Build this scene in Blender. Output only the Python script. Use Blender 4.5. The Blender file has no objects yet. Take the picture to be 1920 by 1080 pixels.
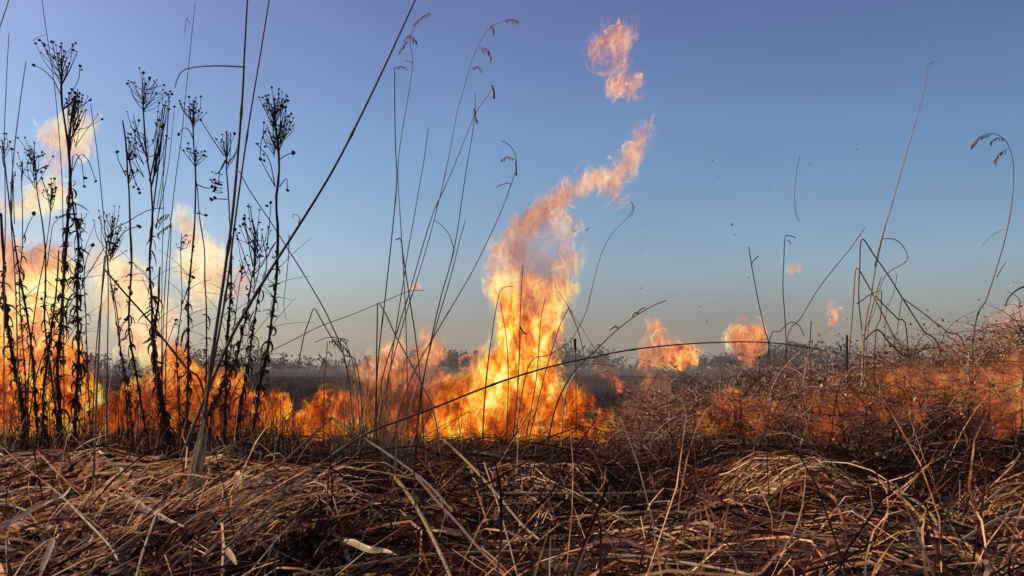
import bpy, math, random
import numpy as np
from mathutils import Vector, noise as mn

# ------------------------------------------------------------------ camera, sky, sun
SC = bpy.context.scene
COL = SC.collection
F, CX, CY, CAMZ = 1500.0, 960.0, 690.0, 0.30
cam_d = bpy.data.cameras.new('camera')
cam = bpy.data.objects.new('camera', cam_d); COL.objects.link(cam)
cam.location = (0, 0, CAMZ); cam.rotation_euler = (math.radians(90), 0, 0)
cam_d.sensor_width = 36.0; cam_d.lens = 36.0 * F / 1920.0
cam_d.shift_y = (CY - 540.0) / 1920.0
cam_d.clip_start = 0.05; cam_d.clip_end = 5000
SC.camera = cam

SUN_EL, SUN_AZ = math.radians(30), math.radians(-76)     # azimuth from +Y, negative = left
world = bpy.data.worlds.new('World'); SC.world = world; world.use_nodes = True
wt = world.node_tree; wt.nodes.clear()
w_out = wt.nodes.new('ShaderNodeOutputWorld'); w_bg = wt.nodes.new('ShaderNodeBackground')
sky = wt.nodes.new('ShaderNodeTexSky'); sky.sky_type = 'NISHITA'; sky.sun_disc = False
sky.sun_elevation = SUN_EL; sky.sun_rotation = SUN_AZ
sky.air_density = 1.0; sky.dust_density = 1.5; sky.ozone_density = 3.0
# smoke-dimmed tint of the whole sky dome, a function of elevation only
tc = wt.nodes.new('ShaderNodeTexCoord'); sp = wt.nodes.new('ShaderNodeSeparateXYZ')
rp = wt.nodes.new('ShaderNodeValToRGB'); mx = wt.nodes.new('ShaderNodeMix'); mx.data_type = 'RGBA'; mx.blend_type = 'MULTIPLY'
mx.inputs[0].default_value = 1.0
els = rp.color_ramp.elements
SKYR = [(0.0, (.95, .82, .73)), (.06, (.96, .84, .78)), (.126, (1.13, 1.15, 1.16)), (.25, (1.02, 1.13, 1.26)), (.40, (.93, .88, 1.14)), (1.0, (.88, .82, 1.05))]
els[0].position, els[0].color = SKYR[0][0], (*SKYR[0][1], 1)
els[1].position, els[1].color = SKYR[-1][0], (*SKYR[-1][1], 1)
for p_, c_ in SKYR[1:-1]:
    e = els.new(p_); e.color = (*c_, 1)
wt.links.new(tc.outputs['Generated'], sp.inputs[0]); wt.links.new(sp.outputs['Z'], rp.inputs[0])
wt.links.new(sky.outputs[0], mx.inputs[6]); wt.links.new(rp.outputs[0], mx.inputs[7])
# thin uneven veil of high haze
cn = wt.nodes.new('ShaderNodeTexNoise'); cn.inputs['Scale'].default_value = 2.6; cn.inputs['Detail'].default_value = 4; cn.inputs['Roughness'].default_value = .45
cm = wt.nodes.new('ShaderNodeMapping'); cm.inputs['Scale'].default_value = (1, 1, 2.2)
wt.links.new(tc.outputs['Generated'], cm.inputs['Vector']); wt.links.new(cm.outputs[0], cn.inputs['Vector'])
cr = wt.nodes.new('ShaderNodeMapRange'); cr.inputs[1].default_value = .3; cr.inputs[2].default_value = .7; cr.inputs[3].default_value = .92; cr.inputs[4].default_value = 1.08
wt.links.new(cn.outputs['Fac'], cr.inputs[0])
mv_ = wt.nodes.new('ShaderNodeVectorMath'); mv_.operation = 'SCALE'
wt.links.new(mx.outputs[2], mv_.inputs[0]); wt.links.new(cr.outputs[0], mv_.inputs['Scale'])
wt.links.new(mv_.outputs[0], w_bg.inputs['Color']); wt.links.new(w_bg.outputs[0], w_out.inputs['Surface'])
w_bg.inputs['Strength'].default_value = 0.10

sun_d = bpy.data.lights.new('sun', 'SUN'); sun = bpy.data.objects.new('sun', sun_d); COL.objects.link(sun)
sun_d.energy = 5.0; sun_d.angle = math.radians(0.5); sun_d.color = (1.0, .80, .56)
sd = Vector((math.sin(SUN_AZ) * math.cos(SUN_EL), math.cos(SUN_AZ) * math.cos(SUN_EL), math.sin(SUN_EL)))
sun.rotation_euler = (-sd).to_track_quat('-Z', 'Y').to_euler()

SC.view_settings.view_transform = 'Standard'; SC.view_settings.look = 'None'
SC.view_settings.exposure = 0.0; SC.view_settings.gamma = 1.0; SC.view_settings.use_curve_mapping = False
SC.render.engine = 'CYCLES'
cy = SC.cycles
cy.transparent_max_bounces = 48; cy.max_bounces = 6; cy.diffuse_bounces = 2; cy.volume_bounces = 1
cy.use_denoising = True
rng = np.random.default_rng(7); random.seed(7)

# ------------------------------------------------------------------ helpers
def W(px, py, Y):
    """the point of the place seen at photo position (px, py) at distance Y"""
    return ((px - CX) / F * Y, Y, CAMZ + (CY - py) / F * Y)

def mat_new(name):
    m = bpy.data.materials.new(name); m.use_nodes = True
    m.node_tree.nodes.clear(); return m, m.node_tree

def link_obj(name, data, parent=None, loc=None):
    o = bpy.data.objects.new(name, data); COL.objects.link(o)
    if parent is not None: o.parent = parent
    if loc is not None: o.location = loc
    return o

def tag(o, label=None, cat=None, group=None, kind=None):
    if label: o['label'] = label
    if cat: o['category'] = cat
    if group: o['group'] = group
    if kind: o['kind'] = kind
    return o

def mesh_np(name, verts, faces, mat, attrs=None, smooth=True):
    """verts (n,3); faces: list of (m,k) int arrays"""
    me = bpy.data.meshes.new(name)
    verts = np.asarray(verts, dtype=np.float32)
    if not isinstance(faces, (list, tuple)): faces = [faces]
    faces = [np.asarray(f, dtype=np.int32) for f in faces if len(f)]
    me.vertices.add(len(verts)); me.vertices.foreach_set('co', verts.ravel())
    li = np.concatenate([f.ravel() for f in faces]); nl = len(li)
    cnt = np.concatenate([np.full(len(f), f.shape[1], np.int32) for f in faces])
    st = np.concatenate([[0], np.cumsum(cnt)[:-1]]).astype(np.int32)
    me.loops.add(nl); me.loops.foreach_set('vertex_index', li)
    me.polygons.add(len(cnt)); me.polygons.foreach_set('loop_start', st)
    me.polygons.foreach_set('use_smooth', np.full(len(cnt), smooth, bool))
    if attrs:
        for k, v in attrs.items():
            v = np.asarray(v, np.float32)
            if v.ndim == 1:
                a = me.attributes.new(k, 'FLOAT', 'POINT'); a.data.foreach_set('value', v)
            else:
                a = me.attributes.new(k, 'FLOAT_VECTOR', 'POINT'); a.data.foreach_set('vector', v.ravel())
    me.update(calc_edges=True)
    if mat: me.materials.append(mat)
    return me

def spline(pts, n):
    """Catmull-Rom through pts (k,d) -> (n,d)"""
    P = np.asarray(pts, float); k = len(P)
    if k == 2: P = np.vstack([P[0], P.mean(0), P[1]]); k = 3
    Q = np.vstack([2 * P[0] - P[1], P, 2 * P[-1] - P[-2]])
    seg = np.linalg.norm(np.diff(P, axis=0), axis=1) + 1e-9
    cum = np.concatenate([[0], np.cumsum(seg)]); t = np.linspace(0, cum[-1], n)
    i = np.clip(np.searchsorted(cum, t, side='right') - 1, 0, k - 2)
    u = ((t - cum[i]) / seg[i])[:, None]
    p0, p1, p2, p3 = Q[i], Q[i + 1], Q[i + 2], Q[i + 3]
    return .5 * ((2 * p1) + (-p0 + p2) * u + (2 * p0 - 5 * p1 + 4 * p2 - p3) * u * u + (-p0 + 3 * p1 - 3 * p2 + p3) * u ** 3)

def tube(pts, rad, sides=5, vbase=0):
    """pts (n,3), rad (n,) -> verts, quads"""
    P = np.asarray(pts, float); n = len(P); rad = np.broadcast_to(rad, (n,))
    T = np.gradient(P, axis=0); T /= np.linalg.norm(T, axis=1)[:, None] + 1e-12
    up = np.array([0.13, 1, 0.07]); A = np.cross(T, up); A /= np.linalg.norm(A, axis=1)[:, None] + 1e-12
    B = np.cross(T, A)
    th = np.arange(sides) * 2 * math.pi / sides
    V = P[:, None] + rad[:, None, None] * (np.cos(th)[None, :, None] * A[:, None] + np.sin(th)[None, :, None] * B[:, None])
    i = np.arange(n - 1)[:, None] * sides; j = np.arange(sides)[None]; j2 = (j + 1) % sides
    Q = np.stack([i + j, i + j2, i + sides + j2, i + sides + j], -1).reshape(-1, 4) + vbase
    return V.reshape(-1, 3), Q

class MB:
    """collects tubes and ribbons for one mesh"""
    def __init__(s): s.v, s.q, s.r, s.n = [], [], [], 0
    def add(s, v, q, r):
        s.v.append(v); s.q.append(q + s.n); s.r.append(np.full(len(v), r)); s.n += len(v)
    def tube(s, pts, rad, sides=5, r=None): v, q = tube(pts, rad, sides); s.add(v, q, rng.random() if r is None else r)
    def ribbon(s, pts, wid, normal, r=None, fold=.25):
        P = np.asarray(pts, float); n = len(P); wid = np.broadcast_to(wid, (n,))
        T = np.gradient(P, axis=0); T /= np.linalg.norm(T, axis=1)[:, None] + 1e-12
        N = np.broadcast_to(np.asarray(normal, float), (n, 3))
        S = np.cross(T, N); S /= np.linalg.norm(S, axis=1)[:, None] + 1e-12
        N2 = np.cross(S, T)
        L = P - S * wid[:, None] / 2 + N2 * wid[:, None] * fold; R = P + S * wid[:, None] / 2 + N2 * wid[:, None] * fold
        v = np.stack([L, P, R], 1).reshape(-1, 3)
        i = np.arange(n - 1)[:, None] * 3; j = np.arange(2)[None]
        q = np.stack([i + j, i + j + 1, i + j + 4, i + j + 3], -1).reshape(-1, 4)
        s.add(v, q, rng.random() if r is None else r)
    def mesh(s, name, mat):
        return mesh_np(name, np.vstack(s.v), np.vstack(s.q), mat, {'rnd': np.concatenate(s.r)})

# ------------------------------------------------------------------ materials
def N(t, typ, **kw):
    n = t.nodes.new(typ)
    for k, v in kw.items(): setattr(n, k, v)
    return n
def ramp(t, stops, inp=None):
    n = t.nodes.new('ShaderNodeValToRGB'); e = n.color_ramp.elements
    e[0].position, e[0].color = stops[0][0], (*stops[0][1], 1); e[1].position, e[1].color = stops[-1][0], (*stops[-1][1], 1)
    for p, c in stops[1:-1]:
        x = e.new(p); x.color = (*c, 1)
    if inp is not None: t.links.new(inp, n.inputs[0])
    return n.outputs[0]
def math_(t, op, a, b=None, c=None, clamp=False):
    n = t.nodes.new('ShaderNodeMath'); n.operation = op; n.use_clamp = clamp
    for i, x in enumerate((a, b, c)):
        if x is None: continue
        if isinstance(x, (int, float)): n.inputs[i].default_value = x
        else: t.links.new(x, n.inputs[i])
    return n.outputs[0]
def mixc(t, fac, a, b, mode='MIX'):
    n = t.nodes.new('ShaderNodeMix'); n.data_type = 'RGBA'; n.blend_type = mode
    for i, x in ((0, fac), (6, a), (7, b)):
        if isinstance(x, (int, float)): n.inputs[i].default_value = x
        elif isinstance(x, tuple): n.inputs[i].default_value = (*x, 1)
        else: t.links.new(x, n.inputs[i])
    return n.outputs[2]
def attr(t, name): n = t.nodes.new('ShaderNodeAttribute'); n.attribute_name = name; return n.outputs['Fac']

def plant_mat(name, stops, hue=0.0, transl=.25, rough=.55, spec=.35, nscale=60):
    m, t = mat_new(name)
    out = N(t, 'ShaderNodeOutputMaterial'); b = N(t, 'ShaderNodeBsdfPrincipled')
    tcn = N(t, 'ShaderNodeTexCoord'); ns = N(t, 'ShaderNodeTexNoise'); ns.inputs['Scale'].default_value = nscale
    ns.inputs['Detail'].default_value = 3
    t.links.new(tcn.outputs['Object'], ns.inputs['Vector'])
    oi = N(t, 'ShaderNodeObjectInfo')
    r = math_(t, 'ADD', attr(t, 'rnd'), math_(t, 'MULTIPLY', math_(t, 'SUBTRACT', ns.outputs['Fac'], .5), .9), clamp=True)
    c = ramp(t, stops, r)
    if hue:
        n2 = N(t, 'ShaderNodeTexNoise'); n2.inputs['Scale'].default_value = 9; n2.inputs['Detail'].default_value = 4; n2.inputs['Roughness'].default_value = .7
        t.links.new(tcn.outputs['Object'], n2.inputs['Vector'])
        c = mixc(t, hue, c, ramp(t, [(.35, (.55, .24, .17)), (.5, (1, .85, .75)), (.65, (1.0, .95, .80))], n2.outputs['Fac']), 'MULTIPLY')
    t.links.new(c, b.inputs['Base Color']); b.inputs['Roughness'].default_value = rough
    b.inputs['Specular IOR Level'].default_value = spec
    tr = N(t, 'ShaderNodeBsdfTranslucent'); t.links.new(c, tr.inputs['Color'])
    ms = N(t, 'ShaderNodeMixShader'); ms.inputs[0].default_value = transl
    t.links.new(b.outputs[0], ms.inputs[1]); t.links.new(tr.outputs[0], ms.inputs[2]); t.links.new(ms.outputs[0], out.inputs['Surface'])
    return m
M_straw = plant_mat('straw', [(0, (.008, .003, .003)), (.33, (.046, .014, .010)), (.55, (.19, .070, .034)), (.73, (.58, .33, .17)), (1, (.92, .70, .44))], hue=1.0, rough=.6, spec=.15, transl=.3)
M_stalk = plant_mat('dry_stalk', [(0, (.06, .030, .016)), (.5, (.22, .12, .055)), (1, (.46, .32, .17))], rough=.5, spec=.3, nscale=35)
M_dark = plant_mat('scorched_stalk', [(0, (.018, .010, .009)), (.5, (.07, .036, .026)), (1, (.20, .11, .075))], rough=.6)
M_weed = plant_mat('withered_weed', [(0, (.016, .008, .007)), (.5, (.060, .027, .019)), (1, (.19, .09, .055))], rough=.8, spec=.05)
M_brush = plant_mat('dry_brush', [(0, (.05, .022, .016)), (.35, (.21, .09, .052)), (.7, (.48, .25, .15)), (1, (.76, .52, .37))], rough=.8, spec=.05, nscale=12, transl=.35)
M_pale = plant_mat('pale_leaf', [(0, (.25, .17, .08)), (.5, (.48, .36, .18)), (1, (.72, .60, .38))], rough=.45, spec=.4, nscale=80)
# ------------------------------------------------------------------ ground
def hump(x, y, cx, cy_, rx, ry, h):
    return h * np.exp(-(((x - cx) / rx) ** 2 + ((y - cy_) / ry) ** 2))
_gx, _gy = np.meshgrid(np.arange(-3.2, 3.21, .04), np.arange(0.2, 6.01, .04))
_gn = np.array([mn.fractal(Vector((a * 1.6, b * 1.6, 3.3)), 1.0, 2.0, 4) for a, b in zip(_gx.ravel(), _gy.ravel())]).reshape(_gx.shape)
def height(x, y):
    x = np.asarray(x, float); y = np.asarray(y, float)
    i = np.clip((x + 3.2) / .04, 0, _gx.shape[1] - 1.001); j = np.clip((y - .2) / .04, 0, _gx.shape[0] - 1.001)
    i0 = i.astype(int); j0 = j.astype(int); u = i - i0; v = j - j0
    n = (_gn[j0, i0] * (1 - u) + _gn[j0, i0 + 1] * u) * (1 - v) + (_gn[j0 + 1, i0] * (1 - u) + _gn[j0 + 1, i0 + 1] * u) * v
    fade = np.clip((5.5 - y) / 3, 0, 1) * np.interp(y, [1.2, 2.4, 3.2], [1, .75, .4]) * np.clip((3.1 - np.abs(x)) / 1, 0, 1)
    z = n * .045 * fade - .025 + .012 * np.sin(x * 23 + 3 * np.sin(y * 9)) * np.sin(y * 19 + 2 * np.sin(x * 7)) * fade
    z = z + hump(x, y, -.85, 1.62, .30, .16, .035)      # mat of broad blades, left
    z = z + hump(x, y, -.10, 1.05, .35, .12, -.02)
    z = z + hump(x, y, .29, 1.62, .15, .17, -.16)       # dark hollow, middle right
    z = z + hump(x, y, .55, 1.64, .12, .2, .02)        # crest between the hollows
    z = z + hump(x, y, .79, 1.63, .10, .17, -.15)       # dark hollow, right
    z = z + hump(x, y, -.22, 1.75, .12, .10, -.07) + hump(x, y, .03, 1.30, .10, .09, -.06) + hump(x, y, -.30, 1.02, .10, .07, -.06)
    z = z + hump(x, y, .30, 1.98, .5, .18, .03) + hump(x, y, .35, 1.10, .3, .06, .03)
    z = z + hump(x, y, 1.15, 1.55, .25, .3, .03)
    return z

def ground_mesh():
    xs = np.concatenate([[-1200, -500, -200, -80, -30, -12, -6, -4], np.arange(-3.2, 3.21, .05), [4, 6, 12, 30, 80, 200, 500, 1200]])
    ys = np.concatenate([[-300, -40, -5, -1, -.3], np.arange(0, 6.01, .05), [6.5, 7.5, 9, 12, 17, 25, 40, 70, 120, 200, 350, 700, 1500]])
    X, Y = np.meshgrid(xs, ys); Z = height(X, Y) - .03
    far = np.clip((Y - 8) / 30, 0, 1)
    Z = Z + far * .0
    nx, ny = len(xs), len(ys); V = np.stack([X, Y, Z], -1).reshape(-1, 3)
    i = np.arange(ny - 1)[:, None] * nx; j = np.arange(nx - 1)[None]
    Q = np.stack([i + j, i + j + 1, i + j + nx + 1, i + j + nx], -1).reshape(-1, 4)
    return V, Q
def ground_mat():
    m, t = mat_new('scorched_ground'); out = N(t, 'ShaderNodeOutputMaterial'); b = N(t, 'ShaderNodeBsdfPrincipled')
    g = N(t, 'ShaderNodeNewGeometry'); s = N(t, 'ShaderNodeSeparateXYZ'); t.links.new(g.outputs['Position'], s.inputs[0])
    n1 = N(t, 'ShaderNodeTexNoise'); n1.inputs['Scale'].default_value = 14; n1.inputs['Detail'].default_value = 8
    t.links.new(g.outputs['Position'], n1.inputs['Vector'])
    n2 = N(t, 'ShaderNodeTexNoise'); n2.inputs['Scale'].default_value = .35; n2.inputs['Detail'].default_value = 5
    t.links.new(g.outputs['Position'], n2.inputs['Vector'])
    soil = ramp(t, [(.3, (.012, .007, .005)), (.55, (.035, .018, .012)), (.75, (.08, .042, .025))], n1.outputs['Fac'])
    char = ramp(t, [(.35, (.006, .004, .004)), (.55, (.018, .011, .011)), (.75, (.06, .036, .03))], n2.outputs['Fac'])
    near = ramp(t, [(0, (0, 0, 0)), (1, (1, 1, 1))], math_(t, 'MULTIPLY', math_(t, 'SUBTRACT', s.outputs['Y'], 3.2), .6, clamp=True))
    far = ramp(t, [(0, (0, 0, 0)), (1, (1, 1, 1))], math_(t, 'MULTIPLY', math_(t, 'SUBTRACT', s.outputs['Y'], 14), .04, clamp=True))
    c = mixc(t, near, soil, char)
    stub = ramp(t, [(.35, (.015, .009, .009)), (.55, (.045, .027, .025)), (.7, (.12, .075, .06))], n2.outputs['Fac'])
    c = mixc(t, far, c, stub)
    t.links.new(c, b.inputs['Base Color']); b.inputs['Roughness'].default_value = 1.0; b.inputs['Specular IOR Level'].default_value = .02
    bp = N(t, 'ShaderNodeBump'); bp.inputs['Strength'].default_value = .7; bp.inputs['Distance'].default_value = .01
    t.links.new(n1.outputs['Fac'], bp.inputs['Height']); t.links.new(bp.outputs[0], b.inputs['Normal'])
    t.links.new(b.outputs[0], out.inputs['Surface'])
    return m
gv, gq = ground_mesh()
tag(link_obj('ground', mesh_np('ground', gv, gq, ground_mat())), kind='structure')

# far treeline: trees and bushes along the edge of the field
M_tree = plant_mat('far_tree', [(0, (.010, .007, .012)), (1, (.04, .026, .034))], rough=1, spec=.0, nscale=.5, transl=.02)
def treeline(x0, x1, Y, hmin, hmax, n, seed):
    r = np.random.default_rng(seed); V = []; Q = []; nb = 0
    mb = MB()
    for k in range(n):
        x = r.uniform(x0, x1); y = Y + r.uniform(-25, 25)
        if r.random() > np.clip(.25 + 1.6 * (mn.noise(Vector((x * .035, seed + 4, 1))) + .25), .12, 1): h_low = .35
        else: h_low = 1.0
        h = r.uniform(hmin, hmax) * (.30 + .9 * max(0, mn.noise(Vector((x * .05, seed, 0))) + .45)) * h_low
        mb.tube(np.array([[x, y, -.1], [x + r.normal() * .2, y, h * .55], [x + r.normal() * .5, y, h]]), np.array([.16, .1, .03]) * h / 6, 4, r.random())
        c = int(22 + h * 14)
        cen = np.stack([x + r.normal(size=c) * h * .20, y + r.normal(size=c) * h * .2, h * (.18 + .80 * r.beta(1.5, 1.6, c))], -1)
        sc = r.uniform(.15, .55, c) * (.6 + h / 9)
        a = r.normal(size=(c, 3, 3)); a /= np.linalg.norm(a, axis=2)[:, :, None]
        tri = cen[:, None] + a * sc[:, None, None]
        V.append(tri.reshape(-1, 3)); Q.append(np.arange(c * 3).reshape(-1, 3) + nb); nb += c * 3
    tv = np.vstack(V); tq = np.vstack(Q); mv = np.vstack(mb.v); mq = np.vstack(mb.q)
    me = mesh_np('treeline', np.vstack([mv, tv]), [mq, tq + len(mv)], M_tree,
                 {'rnd': np.concatenate([np.concatenate(mb.r), r.random(len(tv))])}, smooth=False)
    return link_obj('treeline', me)
tag(treeline(-150, 150, 150, 1.6, 5.2, 1500, 1), 'low dark treeline along the horizon beyond the burnt field', 'treeline', kind='stuff')

# burnt stubble between the fire and the far field
def stubble():
    n = 26000; r = np.random.default_rng(5)
    Y = 3.6 * (45 / 3.6) ** r.random(n); X = r.uniform(-.72, .72, n) * Y
    L = r.uniform(.03, .11, n); a = r.uniform(0, 6.283, n); lean = r.uniform(0, 1.3, n); w = r.uniform(.001, .0022, n) * (1 + Y * .12)
    d = np.stack([np.cos(a) * np.sin(lean), np.sin(a) * np.sin(lean), np.cos(lean)], -1)
    b = np.stack([X, Y, height(X, Y) - .035], -1); tip = b + d * L[:, None]
    s = np.stack([np.ones(n), np.zeros(n), np.zeros(n)], -1) * w[:, None]
    V = np.stack([b - s, b + s, tip], 1).reshape(-1, 3)
    return mesh_np('stubble', V, np.arange(n * 3).reshape(-1, 3), M_dark, {'rnd': np.repeat(r.random(n) ** 1.5, 3)})
tag(link_obj('burnt_grass', stubble()), 'charred grass stubble on the burnt field behind the flames', 'grass', kind='stuff')
# ------------------------------------------------------------------ flames
def flame_mat():
    m, t = mat_new('flame'); out = N(t, 'ShaderNodeOutputMaterial')
    tcn = N(t, 'ShaderNodeTexCoord')
    env, hot, pale, dens, fine, smoke = (attr(t, k) for k in ('env', 'hot', 'pale', 'dens', 'fine', 'smoke'))
    mp = N(t, 'ShaderNodeMapping'); mp.inputs['Scale'].default_value = (1.2, .22, .54)
    t.links.new(tcn.outputs['Object'], mp.inputs['Vector'])
    def noise(vec, scale, detail, rough=.55, typ='FBM', dist=0.0, norm=True):
        n = N(t, 'ShaderNodeTexNoise'); n.noise_type = typ; n.inputs['Detail'].default_value = detail
        n.inputs['Roughness'].default_value = rough; n.inputs['Distortion'].default_value = dist
        if hasattr(n, 'normalize'): n.normalize = norm
        if isinstance(scale, float): n.inputs['Scale'].default_value = scale
        else: t.links.new(scale, n.inputs['Scale'])
        t.links.new(vec, n.inputs['Vector']); return n
    def vadd(a, nz, amt):
        s = N(t, 'ShaderNodeVectorMath'); s.operation = 'SUBTRACT'; t.links.new(nz.outputs['Color'], s.inputs[0]); s.inputs[1].default_value = (.5, .5, .5)
        q = N(t, 'ShaderNodeVectorMath'); q.operation = 'MULTIPLY_ADD'; t.links.new(s.outputs[0], q.inputs[0])
        q.inputs[1].default_value = (amt, amt, amt); t.links.new(a, q.inputs[2]); return q.outputs[0]
    v0 = mp.outputs[0]
    mp2 = N(t, 'ShaderNodeMapping'); mp2.inputs['Scale'].default_value = (1.1, .22, .85)
    t.links.new(tcn.outputs['Object'], mp2.inputs['Vector'])
    w0 = mp2.outputs[0]; w1 = vadd(w0, noise(w0, 5.5, 2), .20); w2 = vadd(w1, noise(w1, 15.0, 2), .07)
    v1 = vadd(v0, noise(v0, 5.0, 2), .16)
    v2 = vadd(v1, noise(v1, 14.0, 2), .05)
    nbig = noise(v1, 7.0, 3.0).outputs['Fac']
    nfin = noise(v2, 18.0, 6.0, .66).outputs['Fac']
    # curled filaments: ridges of two warped noises
    def ridge(x, k):
        a = math_(t, 'ABSOLUTE', math_(t, 'SUBTRACT', x, .5))
        return math_(t, 'SUBTRACT', 1.0, math_(t, 'MULTIPLY', a, k), clamp=True)
    r1 = ridge(noise(w2, 10.0, 3.0, .5).outputs['Fac'], 12.0)
    r2 = ridge(noise(w2, 24.0, 2.5, .5).outputs['Fac'], 10.0)
    rr = math_(t, 'MAXIMUM', r1, math_(t, 'MULTIPLY', r2, .75))
    rr = math_(t, 'POWER', rr, 1.6)
    # body: noise against the envelope
    body = math_(t, 'ADD', math_(t, 'MULTIPLY', nbig, 1.7), math_(t, 'MULTIPLY', nfin, 1.5))
    body = math_(t, 'SUBTRACT', body, .80)                                                        # ~ .8 mean
    thr = math_(t, 'SUBTRACT', 1.22, math_(t, 'MULTIPLY', env, 1.12))
    a = math_(t, 'MULTIPLY', math_(t, 'SUBTRACT', body, thr), 3.4, clamp=True)
    a2 = math_(t, 'MULTIPLY', math_(t, 'ADD', math_(t, 'SUBTRACT', body, thr), .30), 2.2, clamp=True)
    a2 = math_(t, 'MULTIPLY', a2, math_(t, 'MULTIPLY', env, 5.0, clamp=True))
    fill = math_(t, 'ADD', math_(t, 'SUBTRACT', 1.0, fine), math_(t, 'MULTIPLY', fine, rr))
    al = math_(t, 'MAXIMUM', math_(t, 'MULTIPLY', a, fill), math_(t, 'MULTIPLY', math_(t, 'MULTIPLY', a2, rr), .55))
    al = math_(t, 'MULTIPLY', al, dens, clamp=True)
    # temperature
    tv = math_(t, 'ADD', math_(t, 'MULTIPLY_ADD', hot, 1.0, -.14), math_(t, 'MULTIPLY', math_(t, 'SUBTRACT', nfin, .5), 2.6))
    tv = math_(t, 'ADD', tv, math_(t, 'MULTIPLY', math_(t, 'SUBTRACT', nbig, .5), 1.5))
    tv = math_(t, 'ADD', tv, math_(t, 'MULTIPLY', math_(t, 'SUBTRACT', rr, .3), .35), clamp=True)
    c_hot = ramp(t, [(0, (.10, .010, .002)), (.2, (.42, .045, .006)), (.42, (.88, .16, .012)), (.62, (1.0, .36, .025)), (.8, (1.0, .66, .05)), (1, (1.0, .90, .30))], tv)
    c_pale = ramp(t, [(0, (.50, .16, .08)), (.3, (.84, .33, .17)), (.55, (.98, .52, .26)), (.75, (1.0, .76, .38)), (1, (1.0, .94, .58))], tv)
    c = mixc(t, pale, c_hot, c_pale)
    c = mixc(t, smoke, c, (.25, .13, .09))  # brown smoke in the fire: its lit colour is painted into the glow
    e = N(t, 'ShaderNodeEmission'); t.links.new(c, e.inputs['Color']); e.inputs['Strength'].default_value = 1.05
    tr = N(t, 'ShaderNodeBsdfTransparent'); ms = N(t, 'ShaderNodeMixShader')
    t.links.new(al, ms.inputs[0]); t.links.new(tr.outputs[0], ms.inputs[1]); t.links.new(e.outputs[0], ms.inputs[2])
    t.links.new(ms.outputs[0], out.inputs['Surface'])
    return m
M_flame = flame_mat()
def tongue_mat():
    m, t = mat_new('flame_tongue'); out = N(t, 'ShaderNodeOutputMaterial'); tcn = N(t, 'ShaderNodeTexCoord')
    hot, pale, dens, across, along = (attr(t, k) for k in ('hot', 'pale', 'dens', 'across', 'along'))
    n = N(t, 'ShaderNodeTexNoise'); n.inputs['Scale'].default_value = 34; n.inputs['Detail'].default_value = 4; n.inputs['Roughness'].default_value = .6
    t.links.new(tcn.outputs['Object'], n.inputs['Vector'])
    # a folded sheet: one crisp luminous edge, fading away to the other side
    soft = math_(t, 'POWER', across, 1.7)
    crisp = math_(t, 'MULTIPLY', math_(t, 'SUBTRACT', 1.0, across), 6.0, clamp=True)
    e0 = math_(t, 'MULTIPLY', soft, crisp)
    nn = math_(t, 'MULTIPLY', math_(t, 'SUBTRACT', n.outputs['Fac'], .32), 3.0, clamp=True)
    al = math_(t, 'MULTIPLY', math_(t, 'MULTIPLY', e0, nn), math_(t, 'MULTIPLY', along, dens), clamp=True)
    tv = math_(t, 'ADD', hot, math_(t, 'MULTIPLY', math_(t, 'SUBTRACT', n.outputs['Fac'], .5), 1.0))
    tv = math_(t, 'ADD', tv, math_(t, 'MULTIPLY', math_(t, 'SUBTRACT', e0, .4), .25), clamp=True)
    ch = ramp(t, [(0, (.30, .03, .004)), (.25, (.75, .12, .01)), (.5, (1.0, .30, .02)), (.75, (1.0, .62, .05)), (1, (1.0, .92, .32))], tv)
    cp = ramp(t, [(0, (.62, .20, .12)), (.35, (.95, .38, .22)), (.6, (1.0, .55, .34)), (1, (1.0, .88, .62))], tv)
    c = mixc(t, pale, ch, cp)
    e = N(t, 'ShaderNodeEmission'); t.links.new(c, e.inputs['Color']); e.inputs['Strength'].default_value = 1.1
    tr = N(t, 'ShaderNodeBsdfTransparent'); ms = N(t, 'ShaderNodeMixShader')
    t.links.new(al, ms.inputs[0]); t.links.new(tr.outputs[0], ms.inputs[1]); t.links.new(e.outputs[0], ms.inputs[2])
    t.links.new(ms.outputs[0], out.inputs['Surface']); return m
M_tongue = tongue_mat()
def curl(x, y, s, sd):
    h = 1.5; f = lambda a, b: mn.noise(Vector((a * s, b * s, sd))) + .5 * mn.noise(Vector((a * s * 2.3, b * s * 2.3, sd + 9)))
    return (f(x, y + h) - f(x, y - h)) / (2 * h * s), -(f(x + h, y) - f(x - h, y)) / (2 * h * s)
NT = {1: 400, 2: 150, 3: 70, 4: 14, 5: 190, 6: 80, 7: 110, 8: 90, 9: 50, 10: 170, 11: 50, 12: 60, 13: 110, 14: 80, 15: 12, 16: 60, 17: 40, 18: 8, 21: 50, 22: 200, 23: 60}
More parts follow.
